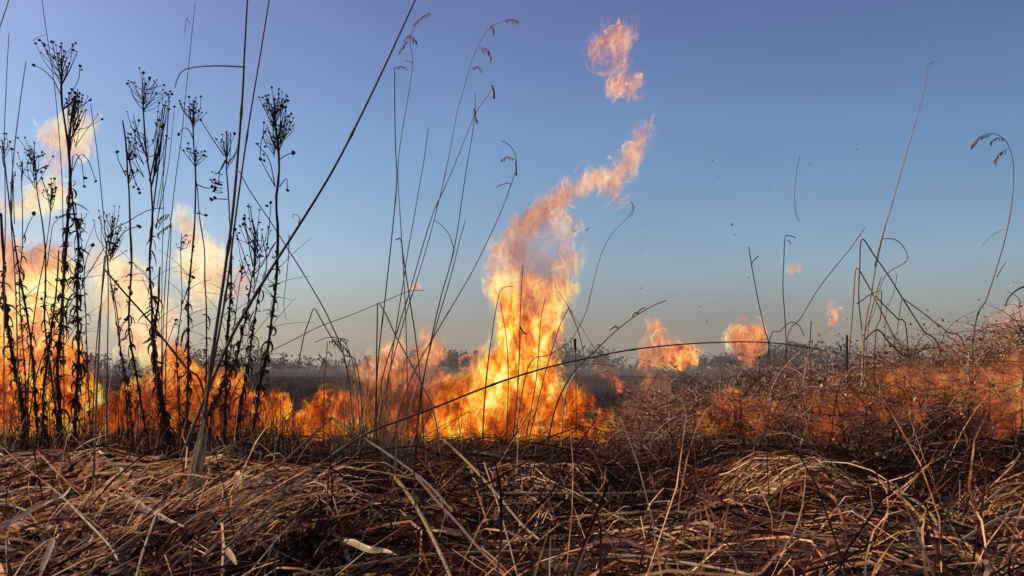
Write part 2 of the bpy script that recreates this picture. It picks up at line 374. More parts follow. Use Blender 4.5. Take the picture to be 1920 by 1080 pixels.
def tongues(root, base, polys, A, C, Y, T, seed):
    n_t = NT.get(seed, 0)
    if not n_t: return
    r = np.random.default_rng(4000 + seed); x0, y0 = A.min(0); x1, y1 = A.max(0)
    cx = r.uniform(x0, x1, n_t * 12); cyy = r.uniform(y0, y1, n_t * 12)
    D = np.max([poly_dist(p, cx, cyy) for p in polys], 0); ok = np.where(D > -3)[0][:n_t]
    Vs, Qs, At, nb = [], [], [[], [], [], [], []], 0; NS, NA = 15, 5
    for q in ok:
        x, y = cx[q], cyy[q]; low = np.clip((y - y1 + 260) / 260, 0, 1); L = r.uniform(22, 75) * (1 + .7 * low) * (1 if seed not in (2, 12, 11) else .6)
        st = L / (NS - 1); P = []
        bx, by = (.15, -1.0)
        if seed == 1 and y < 400: bx, by = .8, -.7
        sw = 1.0 if y < 560 or seed in (2, 11, 12, 13, 14, 16, 17) else .75
        for i in range(NS):
            P.append((x, y)); u_, v_ = curl(x, y, .024, seed * 5.1); dx, dy = bx + sw * u_, by + sw * v_
            m_ = math.hypot(dx, dy) + 1e-6; x += dx / m_ * st; y += dy / m_ * st
        P = np.array(P); Tn = np.gradient(P, axis=0); Tn /= np.linalg.norm(Tn, axis=1)[:, None] + 1e-9
        S = np.stack([-Tn[:, 1], Tn[:, 0]], 1) * r.choice([-1, 1])
        wd = r.uniform(3, 13) * (1 + .7 * low) * np.sin(np.linspace(.25, math.pi, NS)) ** .8
        a_ = np.linspace(0, 1, NA)[None, :]
        X = P[:, :1] + S[:, :1] * wd[:, None] * a_; Z = P[:, 1:] + S[:, 1:] * wd[:, None] * a_
        dep = Y + r.uniform(-.45, .45) * T + wd[:, None] / F * Y * (a_ - .5) * r.uniform(-1.3, 1.3) + np.linspace(0, 1, NS)[:, None] * r.normal() * .03
        V = np.stack([(X - CX) / F * Y, dep, CAMZ + (CY - Z) / F * Y], -1).reshape(-1, 3) - np.array(base)
        i = np.arange(NS - 1)[:, None] * NA; j = np.arange(NA - 1)[None]
        Qs.append(np.stack([i + j, i + j + 1, i + j + NA + 1, i + j + NA], -1).reshape(-1, 4) + nb); nb += NS * NA; Vs.append(V)
        mx_, my_ = P[NS // 2]; w = 1 / (((mx_ - C[:, 0]) ** 2 + (my_ - C[:, 1]) ** 2) / C[:, 2] ** 2 + .02) ** 1.6; w /= w.sum(); fl = w @ C[:, 3:]
        fade = np.sin(np.linspace(.2, math.pi, NS)) ** .7
        dd = np.max([poly_dist(p, P[:, 0], P[:, 1]) for p in polys], 0); fade = fade * np.clip((dd + 9) / 13, 0, 1)
        ones = np.ones(NS * NA)
        for k_, v_ in enumerate((ones * (fl[0] + r.normal() * .20 + .02), ones * fl[1], ones * np.clip(fl[2] * r.uniform(.4, 1.3) * (1 - .6 * fl[4]) * (1 + .8 * fl[1]) * (1.7 if seed == 2 else 1) * (.5 if seed in (22, 23) else 1), 0, 1), np.tile(a_[0], NS), np.repeat(fade, NA))): At[k_].append(v_)
    me = mesh_np('flame_tongues', np.vstack(Vs), np.vstack(Qs), M_tongue, dict(zip(('hot', 'pale', 'dens', 'across', 'along'), [np.concatenate(x_) for x_ in At])))
    tag(link_obj('flame_tongues', me, root), kind='stuff')


def poly_dist(P, X, Y):
    """signed distance (inside > 0) of points to the closed polygon P"""
    P = np.asarray(P, float); Q = np.roll(P, -1, 0); d = np.full(X.shape, 1e9); ins = np.zeros(X.shape, bool)
    for (ax, ay), (bx, by) in zip(P, Q):
        ex, ey = bx - ax, by - ay; L = ex * ex + ey * ey + 1e-9
        u = np.clip(((X - ax) * ex + (Y - ay) * ey) / L, 0, 1)
        d = np.minimum(d, np.hypot(X - ax - u * ex, Y - ay - u * ey))
        c = (ay > Y) != (by > Y)
        with np.errstate(divide='ignore', invalid='ignore'):
            xi = ax + (Y - ay) * ex / (ey if ey else 1e-9)
        ins ^= c & (X < xi)
    return np.where(ins, d, -d)

HOTLESS = {22: .10, 2: .16, 16: .08, 17: .08, 1: -.03, 3: .10, 4: .1, 5: .10, 6: .03, 7: .10, 8: .10, 9: .1, 10: .06}
PALER = {11: .18, 12: .15, 13: .18, 14: .16, 10: .08}; THIN = {22: .56, 21: .40, 1: .9, 2: .36, 11: .7, 12: .75, 13: .75, 14: .82, 5: .85, 6: 1.0, 7: .78, 8: .72, 9: .75, 3: .9}
def flame(label, polys, Y, T, ctrl, nsheet=3, step=7, ramp_px=38, seed=0, cat='flame', group=None, wob=.05, tilt=0.0, name='flame'):
    """a burning body: nested, wrinkled sheets of flame with real depth T, outline polys [(px,py)...] at distance Y.
    ctrl: (px, py, radius, hot, pale, dens, fine, smoke) samples of how the fire looks there"""
    if not isinstance(polys[0][0], (tuple, list)): polys = [polys]
    A = np.vstack([np.asarray(p, float) for p in polys])
    x0, y0 = A.min(0) - 30; x1, y1 = A.max(0) + 30
    gx = np.arange(x0, x1 + step, step); gy = np.arange(y0, y1 + step, step)
    X, Yp = np.meshgrid(gx, gy); D = np.max([poly_dist(p, X, Yp) for p in polys], 0) + ramp_px * .42
    C = np.asarray(ctrl, float).copy()
    C[:, 3] += PALER.get(seed, 0) - HOTLESS.get(seed, 0); C[:, 5] *= THIN.get(seed, 1.0)
    w = 1.0 / (((X[..., None] - C[:, 0]) ** 2 + (Yp[..., None] - C[:, 1]) ** 2) / C[:, 2] ** 2 + .02) ** 1.6
    w /= w.sum(-1, keepdims=True); fld = w @ C[:, 3:]
    fld[..., 2] *= 1 - .42 * fld[..., 1]
    keep = D > -12
    root_x = float(A[:, 0].mean()); base = W(root_x, float(A[:, 1].max()), Y)
    root = link_obj(name, None, loc=base); tag(root, label, cat, group)
    ny, nx = X.shape; ids = np.arange(nx * ny).reshape(ny, nx)
    cells = np.stack([ids[:-1, :-1], ids[:-1, 1:], ids[1:, 1:], ids[1:, :-1]], -1).reshape(-1, 4)
    ok = keep.ravel()[cells].all(1); cells = cells[ok]
    used = np.unique(cells); remap = -np.ones(nx * ny, int); remap[used] = np.arange(len(used)); cells = remap[cells]
    xs, ys, ds, fl = X.ravel()[used], Yp.ravel()[used], D.ravel()[used], fld.reshape(-1, 5)[used]
    dm = max(ds.max(), 1)
    prof = np.sqrt(np.clip(1 - (1 - np.clip(ds, 0, dm) / dm) ** 2, 0, 1))
    for k in range(nsheet):
        f = (k + .5) / nsheet * 2 - 1                       # -1 (far) .. 1 (near)
        off = -f * T * .5 * prof
        nz = np.array([mn.fractal(Vector((a * .012, b * .009, seed * 7.7 + k * 3.1)), 1.0, 2.0, 3) for a, b in zip(xs, ys)])
        yy = Y + off + nz * wob + (ys - A[:, 1].max()) * tilt
        Vx = (xs - CX) / F * Y; Vz = CAMZ + (CY - ys) / F * Y
        # sheets swell sideways a little differently
        nz2 = np.array([mn.noise(Vector((a * .01 + 9, b * .01, seed * 3.3 + k * 5.9))) for a, b in zip(xs, ys)])
        Vx = Vx + nz2 * .009
        V = np.stack([Vx, yy, Vz], -1) - np.array(base)
        e = np.clip(ds / (ramp_px * 1.35 * (1 + .35 * abs(f))), -.3, 1)
        me = mesh_np('flame_sheet', V, cells, M_flame, {'env': e, 'hot': fl[:, 0], 'pale': fl[:, 1], 'dens': fl[:, 2], 'fine': fl[:, 3], 'smoke': fl[:, 4]})
        link_obj('flame_sheet', me, root)
    tongues(root, base, polys, A, C, Y, T, seed)
    return root

# the tall fire in the middle: px,py,radius, hot,pale,dens,fine,smoke
flame('tall column of orange and yellow fire bending into a pink plume at its top',
 [(800, 830), (800, 760), (840, 720), (885, 690), (925, 640), (930, 600), (912, 560), (905, 500), (918, 450), (950, 420), (975, 405), (1000, 380),
  (1040, 352), (1075, 330), (1110, 315), (1150, 312), (1165, 280), (1195, 235), (1225, 240), (1218, 280), (1195, 320), (1172, 350), (1168, 392), (1140, 385), (1120, 355), (1090, 372),
  (1060, 395), (1090, 420), (1088, 440), (1075, 460), (1098, 470), (1085, 505), (1075, 525), (1080, 540), (1062, 580), (1060, 620), (1045, 660), (1052, 700), (1060, 740), (1045, 790), (1050, 830)], 3.3, .30,
 [(830, 790, 30, .42, 0, .8, .25, 0), (850, 740, 25, .55, 0, .75, .3, 0), (900, 720, 25, .78, 0, .95, .25, 0), (880, 790, 20, .62, 0, .95, .3, 0), (930, 800, 16, .05, 0, .6, .2, .0),
  (960, 800, 18, .62, 0, .9, .3, 0), (1000, 790, 25, .45, 0, .85, .3, 0), (1030, 800, 20, .50, 0, .8, .35, 0),
  (945, 620, 22, .85, 0, 1, .1, 0), (940, 690, 22, .78, 0, 1, .15, 0), (990, 690, 25, .55, 0, .95, .2, 0), (1030, 660, 22, .6, .1, .9, .25, 0), (1000, 620, 25, .58, .1, .95, .2, 0),
  (955, 580, 20, .85, .1, .95, .1, 0), (1035, 590, 22, .68, .3, .85, .15, 0), (1000, 570, 20, .45, .4, .7, .2, .25), (940, 530, 14, 1.0, .5, .95, .0, 0), (1000, 535, 20, .62, .5, .8, .2, 0),
  (1045, 555, 15, .72, .5, .75, .3, 0), (925, 580, 14, .55, .9, .5, .5, 0), (930, 500, 20, .5, 1, .55, .6, 0), (920, 460, 20, .45, 1, .5, .6, 0), (968, 475, 16, .2, .9, .55, .2, .6), (1010, 505, 22, .25, 1, .30, .4, .7),
  (1060, 500, 16, .45, 1, .5, .6, .1), (1070, 470, 14, .55, 1, .45, .8, 0), (1020, 455, 26, .30, 1, .16, .9, .3), (1060, 420, 18, .5, 1, .5, .7, 0), (990, 415, 18, .22, .7, .6, .2, .5), (1000, 400, 14, .3, .8, .7, .2, .35), (1040, 370, 18, .40, .85, .7, .35, .1),
  (1080, 350, 18, .5, 1, .65, .4, 0), (1120, 335, 18, .55, 1, .7, .45, 0), (1150, 370, 14, .4, 1, .55, .6, 0), (1180, 300, 18, .45, 1, .6, .55, 0), (1210, 255, 16, .4, 1, .5, .6, 0)],
 nsheet=5, step=6, ramp_px=26, seed=1, wob=.06)

flame('detached pink wisp of flame floating high above the plume',
 [(1095, 95), (1115, 72), (1135, 55), (1160, 45), (1180, 55), (1185, 80), (1180, 100), (1172, 125), (1178, 140), (1198, 145), (1192, 160), (1206, 185), (1185, 190), (1165, 180), (1140, 182), (1132, 160), (1142, 142), (1125, 128), (1112, 118)],
 3.3, .16, [(1110, 95, 15, .4, 1, .55, .8, 0), (1150, 65, 15, .4, 1, .75, .45, 0), (1165, 85, 12, .55, 1, .85, .3, 0), (1140, 105, 12, .5, 1, .3, .95, 0), (1160, 125, 12, .4, 1, .35, .9, 0), (1160, 160, 14, .55, 1, .9, .3, 0), (1190, 180, 10, .4, 1, .5, .7, 0)],
 nsheet=5, step=4, ramp_px=13, seed=2, wob=.03)

flame('low orange fire rolling out to the right of the tall column',
 [(1030, 828), (1035, 770), (1050, 735), (1075, 715), (1085, 740), (1100, 735), (1115, 750), (1110, 770), (1090, 775), (1100, 790), (1125, 780), (1140, 770), (1160, 800), (1160, 825), (1120, 835), (1080, 828)],
 3.2, .16, [(1050, 780, 20, .45, 0, .9, .35, 0), (1095, 750, 15, .4, 0, .85, .4, 0), (1060, 810, 15, .6, 0, .95, .3, 0), (1100, 810, 15, .45, 0, .85, .4, 0), (1140, 805, 15, .5, 0, .95, .3, 0)],
 nsheet=4, step=5, ramp_px=16, seed=3, wob=.03)

flame('slanting orange tongue flying off to the right of the column foot',
 [(1130, 690), (1142, 694), (1160, 712), (1176, 732), (1172, 744), (1156, 738), (1142, 718)], 3.2, .05, [(1150, 720, 20, .35, .3, .8, .2, 0)], nsheet=3, step=4, ramp_px=9, seed=4, wob=.01)

flame('ragged orange fire with pink crests left of the tall column',
 [(640, 820), (640, 770), (670, 745), (680, 720), (650, 690), (665, 680), (700, 672), (715, 650), (735, 635), (760, 645), (765, 680), (775, 650), (785, 630), (805, 620), (830, 635), (838, 660), (822, 690), (840, 705), (860, 700), (885, 660), (905, 640), (915, 660), (905, 700), (890, 760), (890, 820), (760, 828)],
 3.25, .2, [(690, 690, 15, .45, .8, .6, .5, 0), (735, 660, 15, .5, .75, .7, .4, 0), (745, 690, 15, .55, .4, .75, .4, 0), (810, 640, 14, .5, .8, .75, .3, 0), (815, 670, 14, .55, .6, .75, .3, 0), (800, 705, 16, .3, .5, .25, .7, .3),
  (720, 740, 18, .2, .1, .45, .6, 0), (780, 750, 20, .15, 0, .35, .7, 0), (690, 790, 15, .45, 0, .75, .5, 0), (735, 800, 18, .42, 0, .85, .4, 0), (790, 800, 18, .35, 0, .8, .4, 0), (840, 730, 16, .4, 0, .7, .4, 0), (850, 780, 20, .55, 0, .9, .3, 0), (895, 670, 12, .5, .7, .6, .4, 0), (660, 800, 15, .35, 0, .7, .5, 0)],
 nsheet=4, step=6, ramp_px=20, seed=5, wob=.05)

flame('small pointed orange flames in the dip left of the ragged fire',
 [(525, 822), (540, 780), (570, 768), (595, 735), (628, 728), (612, 755), (618, 768), (640, 732), (664, 740), (672, 765), (700, 772), (710, 822), (620, 828)],
 3.2, .12, [(565, 800, 14, .42, 0, .8, .4, 0), (605, 765, 12, .35, 0, .75, .3, 0), (650, 765, 12, .32, 0, .85, .2, 0), (640, 800, 14, .4, 0, .8, .4, 0), (690, 800, 12, .45, 0, .8, .4, 0)],
 nsheet=4, step=5, ramp_px=13, seed=6, wob=.03)

flame('orange fire licking through the weeds right of the thick straw stalk',
 [(330, 815), (330, 760), (345, 710), (372, 690), (400, 698), (420, 690), (455, 695), (462, 730), (480, 735), (505, 728), (535, 740), (542, 770), (545, 812), (440, 822)],
 3.1, .2, [(360, 740, 16, .5, 0, .9, .3, 0), (400, 720, 14, .42, 0, .85, .3, 0), (440, 715, 16, .50, .1, .95, .2, 0), (500, 755, 14, .45, .05, .95, .25, 0), (420, 780, 16, .3, 0, .6, .4, 0), (480, 800, 14, .2, 0, .4, .5, 0), (360, 790, 16, .45, 0, .9, .3, 0), (530, 775, 14, .4, 0, .85, .3, 0)],
 nsheet=4, step=6, ramp_px=16, seed=7, wob=.05)

flame('orange fire under the cloudy flames in the middle of the weeds',
 [(240, 805), (235, 760), (250, 715), (290, 690), (310, 650), (335, 640), (360, 675), (372, 705), (360, 760), (350, 810)],
 3.15, .2, [(260, 740, 14, .35, 0, .6, .4, 0), (310, 690, 14, .5, .35, .9, .2, 0), (335, 690, 14, .45, .1, .9, .2, 0), (330, 760, 14, .4, 0, .85, .3, 0), (270, 790, 16, .3, 0, .7, .3, 0)],
 nsheet=4, step=6, ramp_px=16, seed=8, wob=.05)

flame('deep orange fire line smouldering low between the weed stems',
 [(155, 812), (160, 770), (190, 750), (220, 735), (240, 718), (262, 705), (275, 715), (255, 745), (250, 780), (250, 812)],
 3.2, .12, [(180, 790, 14, .32, 0, .8, .3, 0), (215, 770, 14, .25, 0, .65, .4, 0), (262, 712, 8, .75, .2, 1, .1, 0), (230, 800, 14, .38, 0, .85, .3, 0)],
 nsheet=3, step=5, ramp_px=14, seed=9, wob=.03)

flame('big yellow fire with orange foot behind the leftmost weeds',
 [(-60, 810), (-60, 640), (-40, 520), (-15, 430), (5, 420), (30, 440), (45, 470), (75, 450), (115, 455), (135, 500), (128, 560), (110, 600), (125, 630), (150, 640), (165, 690), (175, 760), (180, 812)],
 3.25, .32, [(40, 500, 18, .55, .95, .8, .1, 0), (95, 480, 14, .3, .9, .8, .1, .15), (95, 540, 18, .85, .55, .98, .0, 0), (60, 580, 18, .85, .5, .98, .0, 0), (105, 585, 12, .95, .3, 1, 0, 0), (75, 620, 18, .75, .5, .95, .05, 0), (10, 560, 20, .55, .8, .7, .2, 0),
  (10, 640, 20, .42, .2, .85, .2, 0), (10, 720, 22, .40, 0, .9, .25, 0), (80, 680, 18, .5, .15, .9, .25, 0), (95, 740, 16, .58, 0, .95, .2, 0), (140, 700, 16, .38, .1, .8, .3, 0), (150, 770, 18, .42, 0, .85, .3, 0), (50, 780, 20, .42, 0, .85, .3, 0)],
 nsheet=5, step=7, ramp_px=30, seed=10, wob=.06)

flame('cloudy cream flame puff low behind the left weeds',
 [(-20, 405), (-10, 350), (10, 370), (30, 375), (50, 360), (70, 345), (95, 330), (120, 335), (135, 370), (110, 400), (70, 412), (30, 412)],
 3.35, .16, [(55, 385, 20, .65, 1, .8, .05, 0), (110, 365, 18, .68, 1, .8, .05, 0), (10, 385, 15, .45, 1, .5, .3, 0)], nsheet=4, step=6, ramp_px=24, seed=11, wob=.03)

flame('topmost cream and pink flame puff behind the tallest weed',
 [(75, 320), (85, 290), (72, 262), (85, 240), (110, 225), (130, 205), (155, 200), (172, 225), (175, 260), (160, 290), (130, 300), (120, 325), (95, 335)],
 3.35, .18, [(105, 255, 18, .62, 1, .75, .1, 0), (145, 250, 16, .72, 1, .85, .05, 0), (95, 310, 16, .4, 1, .45, .4, 0), (155, 215, 12, .4, 1, .45, .3, 0)], nsheet=4, step=6, ramp_px=26, seed=12, wob=.03)

flame('wide cloudy cream flame rising between the weed stems',
 [(150, 500), (165, 460), (185, 450), (210, 470), (240, 480), (270, 485), (285, 520), (300, 550), (325, 560), (345, 590), (330, 615), (320, 640), (330, 680), (280, 700), (235, 660), (215, 610), (185, 590), (165, 560), (170, 530)],
 3.35, .25, [(175, 480, 16, .42, 1, .45, .2, 0), (220, 510, 18, .7, .9, .85, .05, 0), (260, 560, 20, .72, .85, .85, .05, 0), (310, 590, 16, .62, 1, .75, .1, 0), (270, 630, 18, .62, .85, .75, .1, 0), (195, 570, 15, .45, 1, .45, .2, 0), (290, 680, 16, .6, .6, .8, .1, 0)],
 nsheet=4, step=6, ramp_px=30, seed=13, wob=.05)

flame('upright cream flame cloud beside the two long grass stalks',
 [(325, 405), (345, 385), (370, 400), (378, 435), (405, 455), (425, 480), (430, 520), (418, 560), (390, 585), (360, 575), (345, 540), (328, 525), (330, 490), (345, 470), (330, 440)],
 3.35, .2, [(350, 425, 16, .6, 1, .75, .1, 0), (385, 485, 18, .72, 1, .88, .05, 0), (370, 530, 16, .75, 1, .9, .0, 0), (410, 520, 14, .5, 1, .65, .1, 0), (390, 570, 12, .45, 1, .4, .2, 0)], nsheet=4, step=6, ramp_px=26, seed=14, wob=.04)

flame('faint pink flame haze right of the upright cream flame',
 [(420, 560), (425, 520), (445, 505), (475, 510), (480, 540), (455, 565)], 3.4, .1, [(450, 535, 20, .35, 1, .28, .3, 0)], nsheet=3, step=6, ramp_px=18, seed=15, wob=.02)

flame('small flat orange flame low over the smoke at the brush edge',
 [(1195, 690), (1195, 655), (1215, 640), (1205, 615), (1230, 600), (1250, 612), (1250, 640), (1290, 640), (1310, 655), (1305, 685), (1270, 695), (1230, 690)],
 3.6, .12, [(1215, 635, 15, .35, .7, .4, .4, 0), (1240, 625, 12, .45, .7, .5, .4, 0), (1270, 665, 18, .52, .35, .85, .2, 0), (1215, 675, 14, .35, .5, .5, .3, 0)], nsheet=4, step=5, ramp_px=15, seed=16, wob=.03)
flame('square orange flame just left of the two thin upright twigs',
 [(1365, 650), (1362, 620), (1380, 608), (1430, 612), (1440, 640), (1425, 665), (1420, 690), (1400, 695), (1385, 670)],
 3.6, .12, [(1400, 635, 16, .5, .5, .8, .3, 0), (1410, 675, 14, .35, .6, .5, .4, 0)], nsheet=4, step=5, ramp_px=12, seed=17, wob=.03)
flame('tiny pale flame flake over the brush left of the bent stalks',
 [(1552, 612), (1556, 585), (1565, 575), (1570, 595), (1562, 615)], 3.0, .03, [(1560, 600, 10, .5, 1, .8, .1, 0)], nsheet=3, step=3, ramp_px=6, seed=18, wob=.01)
flame('faint pink flame spot high over the two upright twigs',
 [(1475, 510), (1480, 492), (1505, 492), (1508, 512), (1490, 520)], 3.4, .05, [(1490, 505, 12, .4, 1, .35, .3, 0)], nsheet=3, step=4, ramp_px=12, seed=19, wob=.01)
flame('faint pink flame spot by the middle grass stalks',
 [(762, 545), (770, 525), (790, 530), (795, 545), (780, 550)], 3.4, .05, [(778, 538, 12, .45, 1, .5, .3, 0)], nsheet=3, step=4, ramp_px=10, seed=20, wob=.01)
flame('broad dull orange fire glowing over the brush at the right edge',
 [(1800, 720), (1820, 660), (1850, 620), (1870, 585), (1900, 560), (1960, 540), (1990, 640), (1980, 730)],
 3.3, .3, [(1900, 620, 30, .40, .75, .6, .25, .1), (1860, 670, 25, .38, .5, .45, .3, .1), (1940, 600, 30, .35, .9, .5, .3, .1)], nsheet=4, step=7, ramp_px=34, seed=21, wob=.05)
# ------------------------------------------------------------------ the mat of fallen straw
def blades(n, seed, ymin, ymax, lmin, lmax, wmin, wmax, omin, omax, arch, ang_sd, rpow=1.0, roff=0.0, npt=7, bend=.5, base_ang=0.0, region=None, rise=0.0):
    r = np.random.default_rng(seed)
    Y = ymin * (ymax / ymin) ** r.random(n)
    X = r.uniform(-.74, .74, n) * Y
    if region is not None:
        cx, cy_, rx, ry = region; X = cx + r.normal(size=n) * rx; Y = np.maximum(cy_ + r.normal(size=n) * ry, .6)
    # swathes: the lie of the straw turns slowly over the ground
    fx = np.sin(X * 2.1 + 1.3 * Y + seed) * .5 + np.sin(Y * 3.7 - X * 1.2) * .4
    th = base_ang + fx * .45 + r.normal(size=n) * ang_sd
    L = r.uniform(lmin, lmax, n); w = r.uniform(wmin, wmax, n)
    u = np.linspace(-.5, .5, npt)[None]
    k = r.normal(size=n)[:, None] * bend
    kink = np.where(r.random(n) < .33, r.normal(size=n) * 1.0, 0)[:, None]; ku = r.uniform(-.2, .2, n)[:, None]
    ang = th[:, None] + k * u * 2 + kink * (u > ku)
    dx = np.cos(ang) * (L / (npt - 1))[:, None]; dy = np.sin(ang) * (L / (npt - 1))[:, None]
    px = X[:, None] + np.cumsum(dx, 1) - dx.sum(1, keepdims=True) / 2
    py = Y[:, None] + np.cumsum(dy, 1) - dy.sum(1, keepdims=True) / 2
    off = r.uniform(omin, omax, n)[:, None]; tl = r.normal(size=n)[:, None] * rise
    z = height(px, py) + off + (r.random(n)[:, None] * arch) * (1 - 4 * u * u) + tl * (u + .3)
    z = np.maximum(z, height(px, py) - .025)
    P = np.stack([px, py, z], -1)
    T = np.gradient(P, axis=1); T /= np.linalg.norm(T, axis=2)[..., None] + 1e-9
    roll = r.uniform(-1.2, 1.2, n); tw = r.normal(size=n)[:, None] * 1.2 * u + roll[:, None]
    S0 = np.cross(T, np.array([0, 0, 1.])); S0 /= np.linalg.norm(S0, axis=2)[..., None] + 1e-9
    U0 = np.cross(S0, T)
    S = S0 * np.cos(tw)[..., None] + U0 * np.sin(tw)[..., None]
    wp = (w[:, None] * (1 - np.abs(u * 1.7) ** 3 * .8))[..., None] * .5
    # hardly any straw bridges the dark hollows
    hol = np.zeros(n)
    for hx, hy, ax, ay in ((.29, 1.60, .13, .16), (.79, 1.62, .09, .17), (.03, 1.30, .07, .06), (-.22, 1.75, .10, .08), (-.30, 1.02, .07, .05), (1.02, 1.30, .05, .05), (-.02, 1.06, .10, .035)):
        hol = np.maximum(hol, np.exp(-(((X - hx) / ax) ** 2 + ((Y - hy) / ay) ** 2) * 1.1))
    keep = r.random(n) > hol * .96
    P, S, wp, off = P[keep], S[keep], wp[keep], off[keep]; n = len(P)
    V = np.stack([P - S * wp, P + S * wp], 2).reshape(-1, 3)
    b = (np.arange(n) * npt * 2)[:, None, None]; i = (np.arange(npt - 1) * 2)[None, :, None]
    Q = (b + i + np.array([0, 1, 3, 2])[None, None]).reshape(-1, 4)
    rr = np.clip(r.random(n) ** rpow + roff, 0, 1)
    # shade of the hollows and dark pockets, painted into the straw colour
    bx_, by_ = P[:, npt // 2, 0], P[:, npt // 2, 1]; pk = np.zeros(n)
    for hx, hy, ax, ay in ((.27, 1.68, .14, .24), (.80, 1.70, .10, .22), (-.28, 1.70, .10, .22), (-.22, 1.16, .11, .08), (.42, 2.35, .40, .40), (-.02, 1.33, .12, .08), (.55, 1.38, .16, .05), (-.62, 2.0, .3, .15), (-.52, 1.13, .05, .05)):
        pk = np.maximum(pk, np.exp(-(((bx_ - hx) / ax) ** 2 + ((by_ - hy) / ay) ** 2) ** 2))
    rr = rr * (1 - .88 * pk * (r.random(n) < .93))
    # darker straw farther back, toward the fire
    rr = rr * np.interp(P[:, 0, 1], [1.65, 2.2, 3.2], [1, .62, .5]) 
    # darker straw deep in the mat, paler straw on top
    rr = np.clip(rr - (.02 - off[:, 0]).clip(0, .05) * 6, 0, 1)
    R = np.repeat(rr, npt * 2)
    return V, Q, R
def straw_mat(name, parts, mat):
    V, Q, R, n = [], [], [], 0
    for v, q, r in parts:
        V.append(v); Q.append(q + n); R.append(r); n += len(v)
    return link_obj(name, mesh_np(name, np.vstack(V), np.vstack(Q), mat, {'rnd': np.concatenate(R)}))
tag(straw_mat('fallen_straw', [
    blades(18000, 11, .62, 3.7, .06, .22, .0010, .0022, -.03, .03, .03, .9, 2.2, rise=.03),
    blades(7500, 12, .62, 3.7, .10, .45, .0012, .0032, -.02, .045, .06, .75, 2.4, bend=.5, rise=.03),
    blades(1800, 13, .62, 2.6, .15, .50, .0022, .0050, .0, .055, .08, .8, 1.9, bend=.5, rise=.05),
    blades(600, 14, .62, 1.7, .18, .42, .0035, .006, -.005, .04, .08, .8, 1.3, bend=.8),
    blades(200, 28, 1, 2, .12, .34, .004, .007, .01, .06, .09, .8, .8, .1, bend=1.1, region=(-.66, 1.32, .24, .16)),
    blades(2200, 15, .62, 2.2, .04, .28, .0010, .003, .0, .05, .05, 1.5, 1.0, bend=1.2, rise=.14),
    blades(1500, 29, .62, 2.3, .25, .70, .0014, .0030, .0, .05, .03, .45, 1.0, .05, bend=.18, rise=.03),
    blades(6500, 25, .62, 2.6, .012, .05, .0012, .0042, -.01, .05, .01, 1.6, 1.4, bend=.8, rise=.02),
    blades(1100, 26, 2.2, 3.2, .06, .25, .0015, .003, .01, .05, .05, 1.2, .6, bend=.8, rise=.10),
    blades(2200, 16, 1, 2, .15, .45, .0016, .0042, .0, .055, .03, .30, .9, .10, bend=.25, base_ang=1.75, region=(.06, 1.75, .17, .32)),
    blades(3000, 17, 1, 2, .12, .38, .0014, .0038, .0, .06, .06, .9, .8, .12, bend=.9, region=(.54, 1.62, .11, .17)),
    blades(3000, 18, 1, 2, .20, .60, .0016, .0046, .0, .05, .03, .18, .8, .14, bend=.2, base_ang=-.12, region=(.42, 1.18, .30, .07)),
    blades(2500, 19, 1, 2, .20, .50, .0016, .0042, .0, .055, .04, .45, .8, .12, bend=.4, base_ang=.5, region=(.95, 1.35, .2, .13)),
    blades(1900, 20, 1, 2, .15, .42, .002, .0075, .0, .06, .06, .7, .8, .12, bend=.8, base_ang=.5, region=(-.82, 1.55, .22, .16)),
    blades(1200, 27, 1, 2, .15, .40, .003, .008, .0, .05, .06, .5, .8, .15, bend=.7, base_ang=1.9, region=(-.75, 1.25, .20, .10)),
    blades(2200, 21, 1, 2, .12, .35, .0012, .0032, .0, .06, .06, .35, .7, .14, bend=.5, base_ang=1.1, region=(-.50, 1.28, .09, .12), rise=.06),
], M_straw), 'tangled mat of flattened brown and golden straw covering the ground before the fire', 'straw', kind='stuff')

# short broken stems standing in the mat
def uprights(n, seed, xr, yr, hmin, hmax, wmin, wmax, lean, curl, rpow, mat=None, npt=6, x_is_px=True, roff=0):
    r = np.random.default_rng(seed)
    Y = r.uniform(*yr, n); X = (r.uniform(*xr, n) - CX) / F * Y
    H = r.uniform(hmin, hmax, n); a = r.uniform(0, 6.283, n); l = np.abs(r.normal(size=n)) * lean
    u = np.linspace(0, 1, npt)[None]; w = r.uniform(wmin, wmax, n)
    cu = r.normal(size=n)[:, None] * curl
    ang = l[:, None] + cu * u
    ds = (H / (npt - 1))[:, None]
    px = X[:, None] + np.cumsum(np.sin(ang) * ds, 1) * np.cos(a)[:, None]; py = Y[:, None] + np.cumsum(np.sin(ang) * ds, 1) * np.sin(a)[:, None]
    z = height(X, Y)[:, None] - .02 + np.cumsum(np.cos(ang) * ds, 1)
    P = np.stack([px, py, z], -1); ro = r.uniform(-1, 1, n)
    S = np.stack([np.cos(ro), np.sin(ro), ro * 0], -1)[:, None] * (w[:, None] * (1 - u * .7))[..., None] * .5
    V = np.stack([P - S, P + S], 2).reshape(-1, 3)
    b = (np.arange(n) * npt * 2)[:, None, None]; i = (np.arange(npt - 1) * 2)[None, :, None]
    Q = (b + i + np.array([0, 1, 3, 2])[None, None]).reshape(-1, 4)
    return V, Q, np.repeat(np.clip(r.random(n) ** rpow + roff, 0, 1), npt * 2)
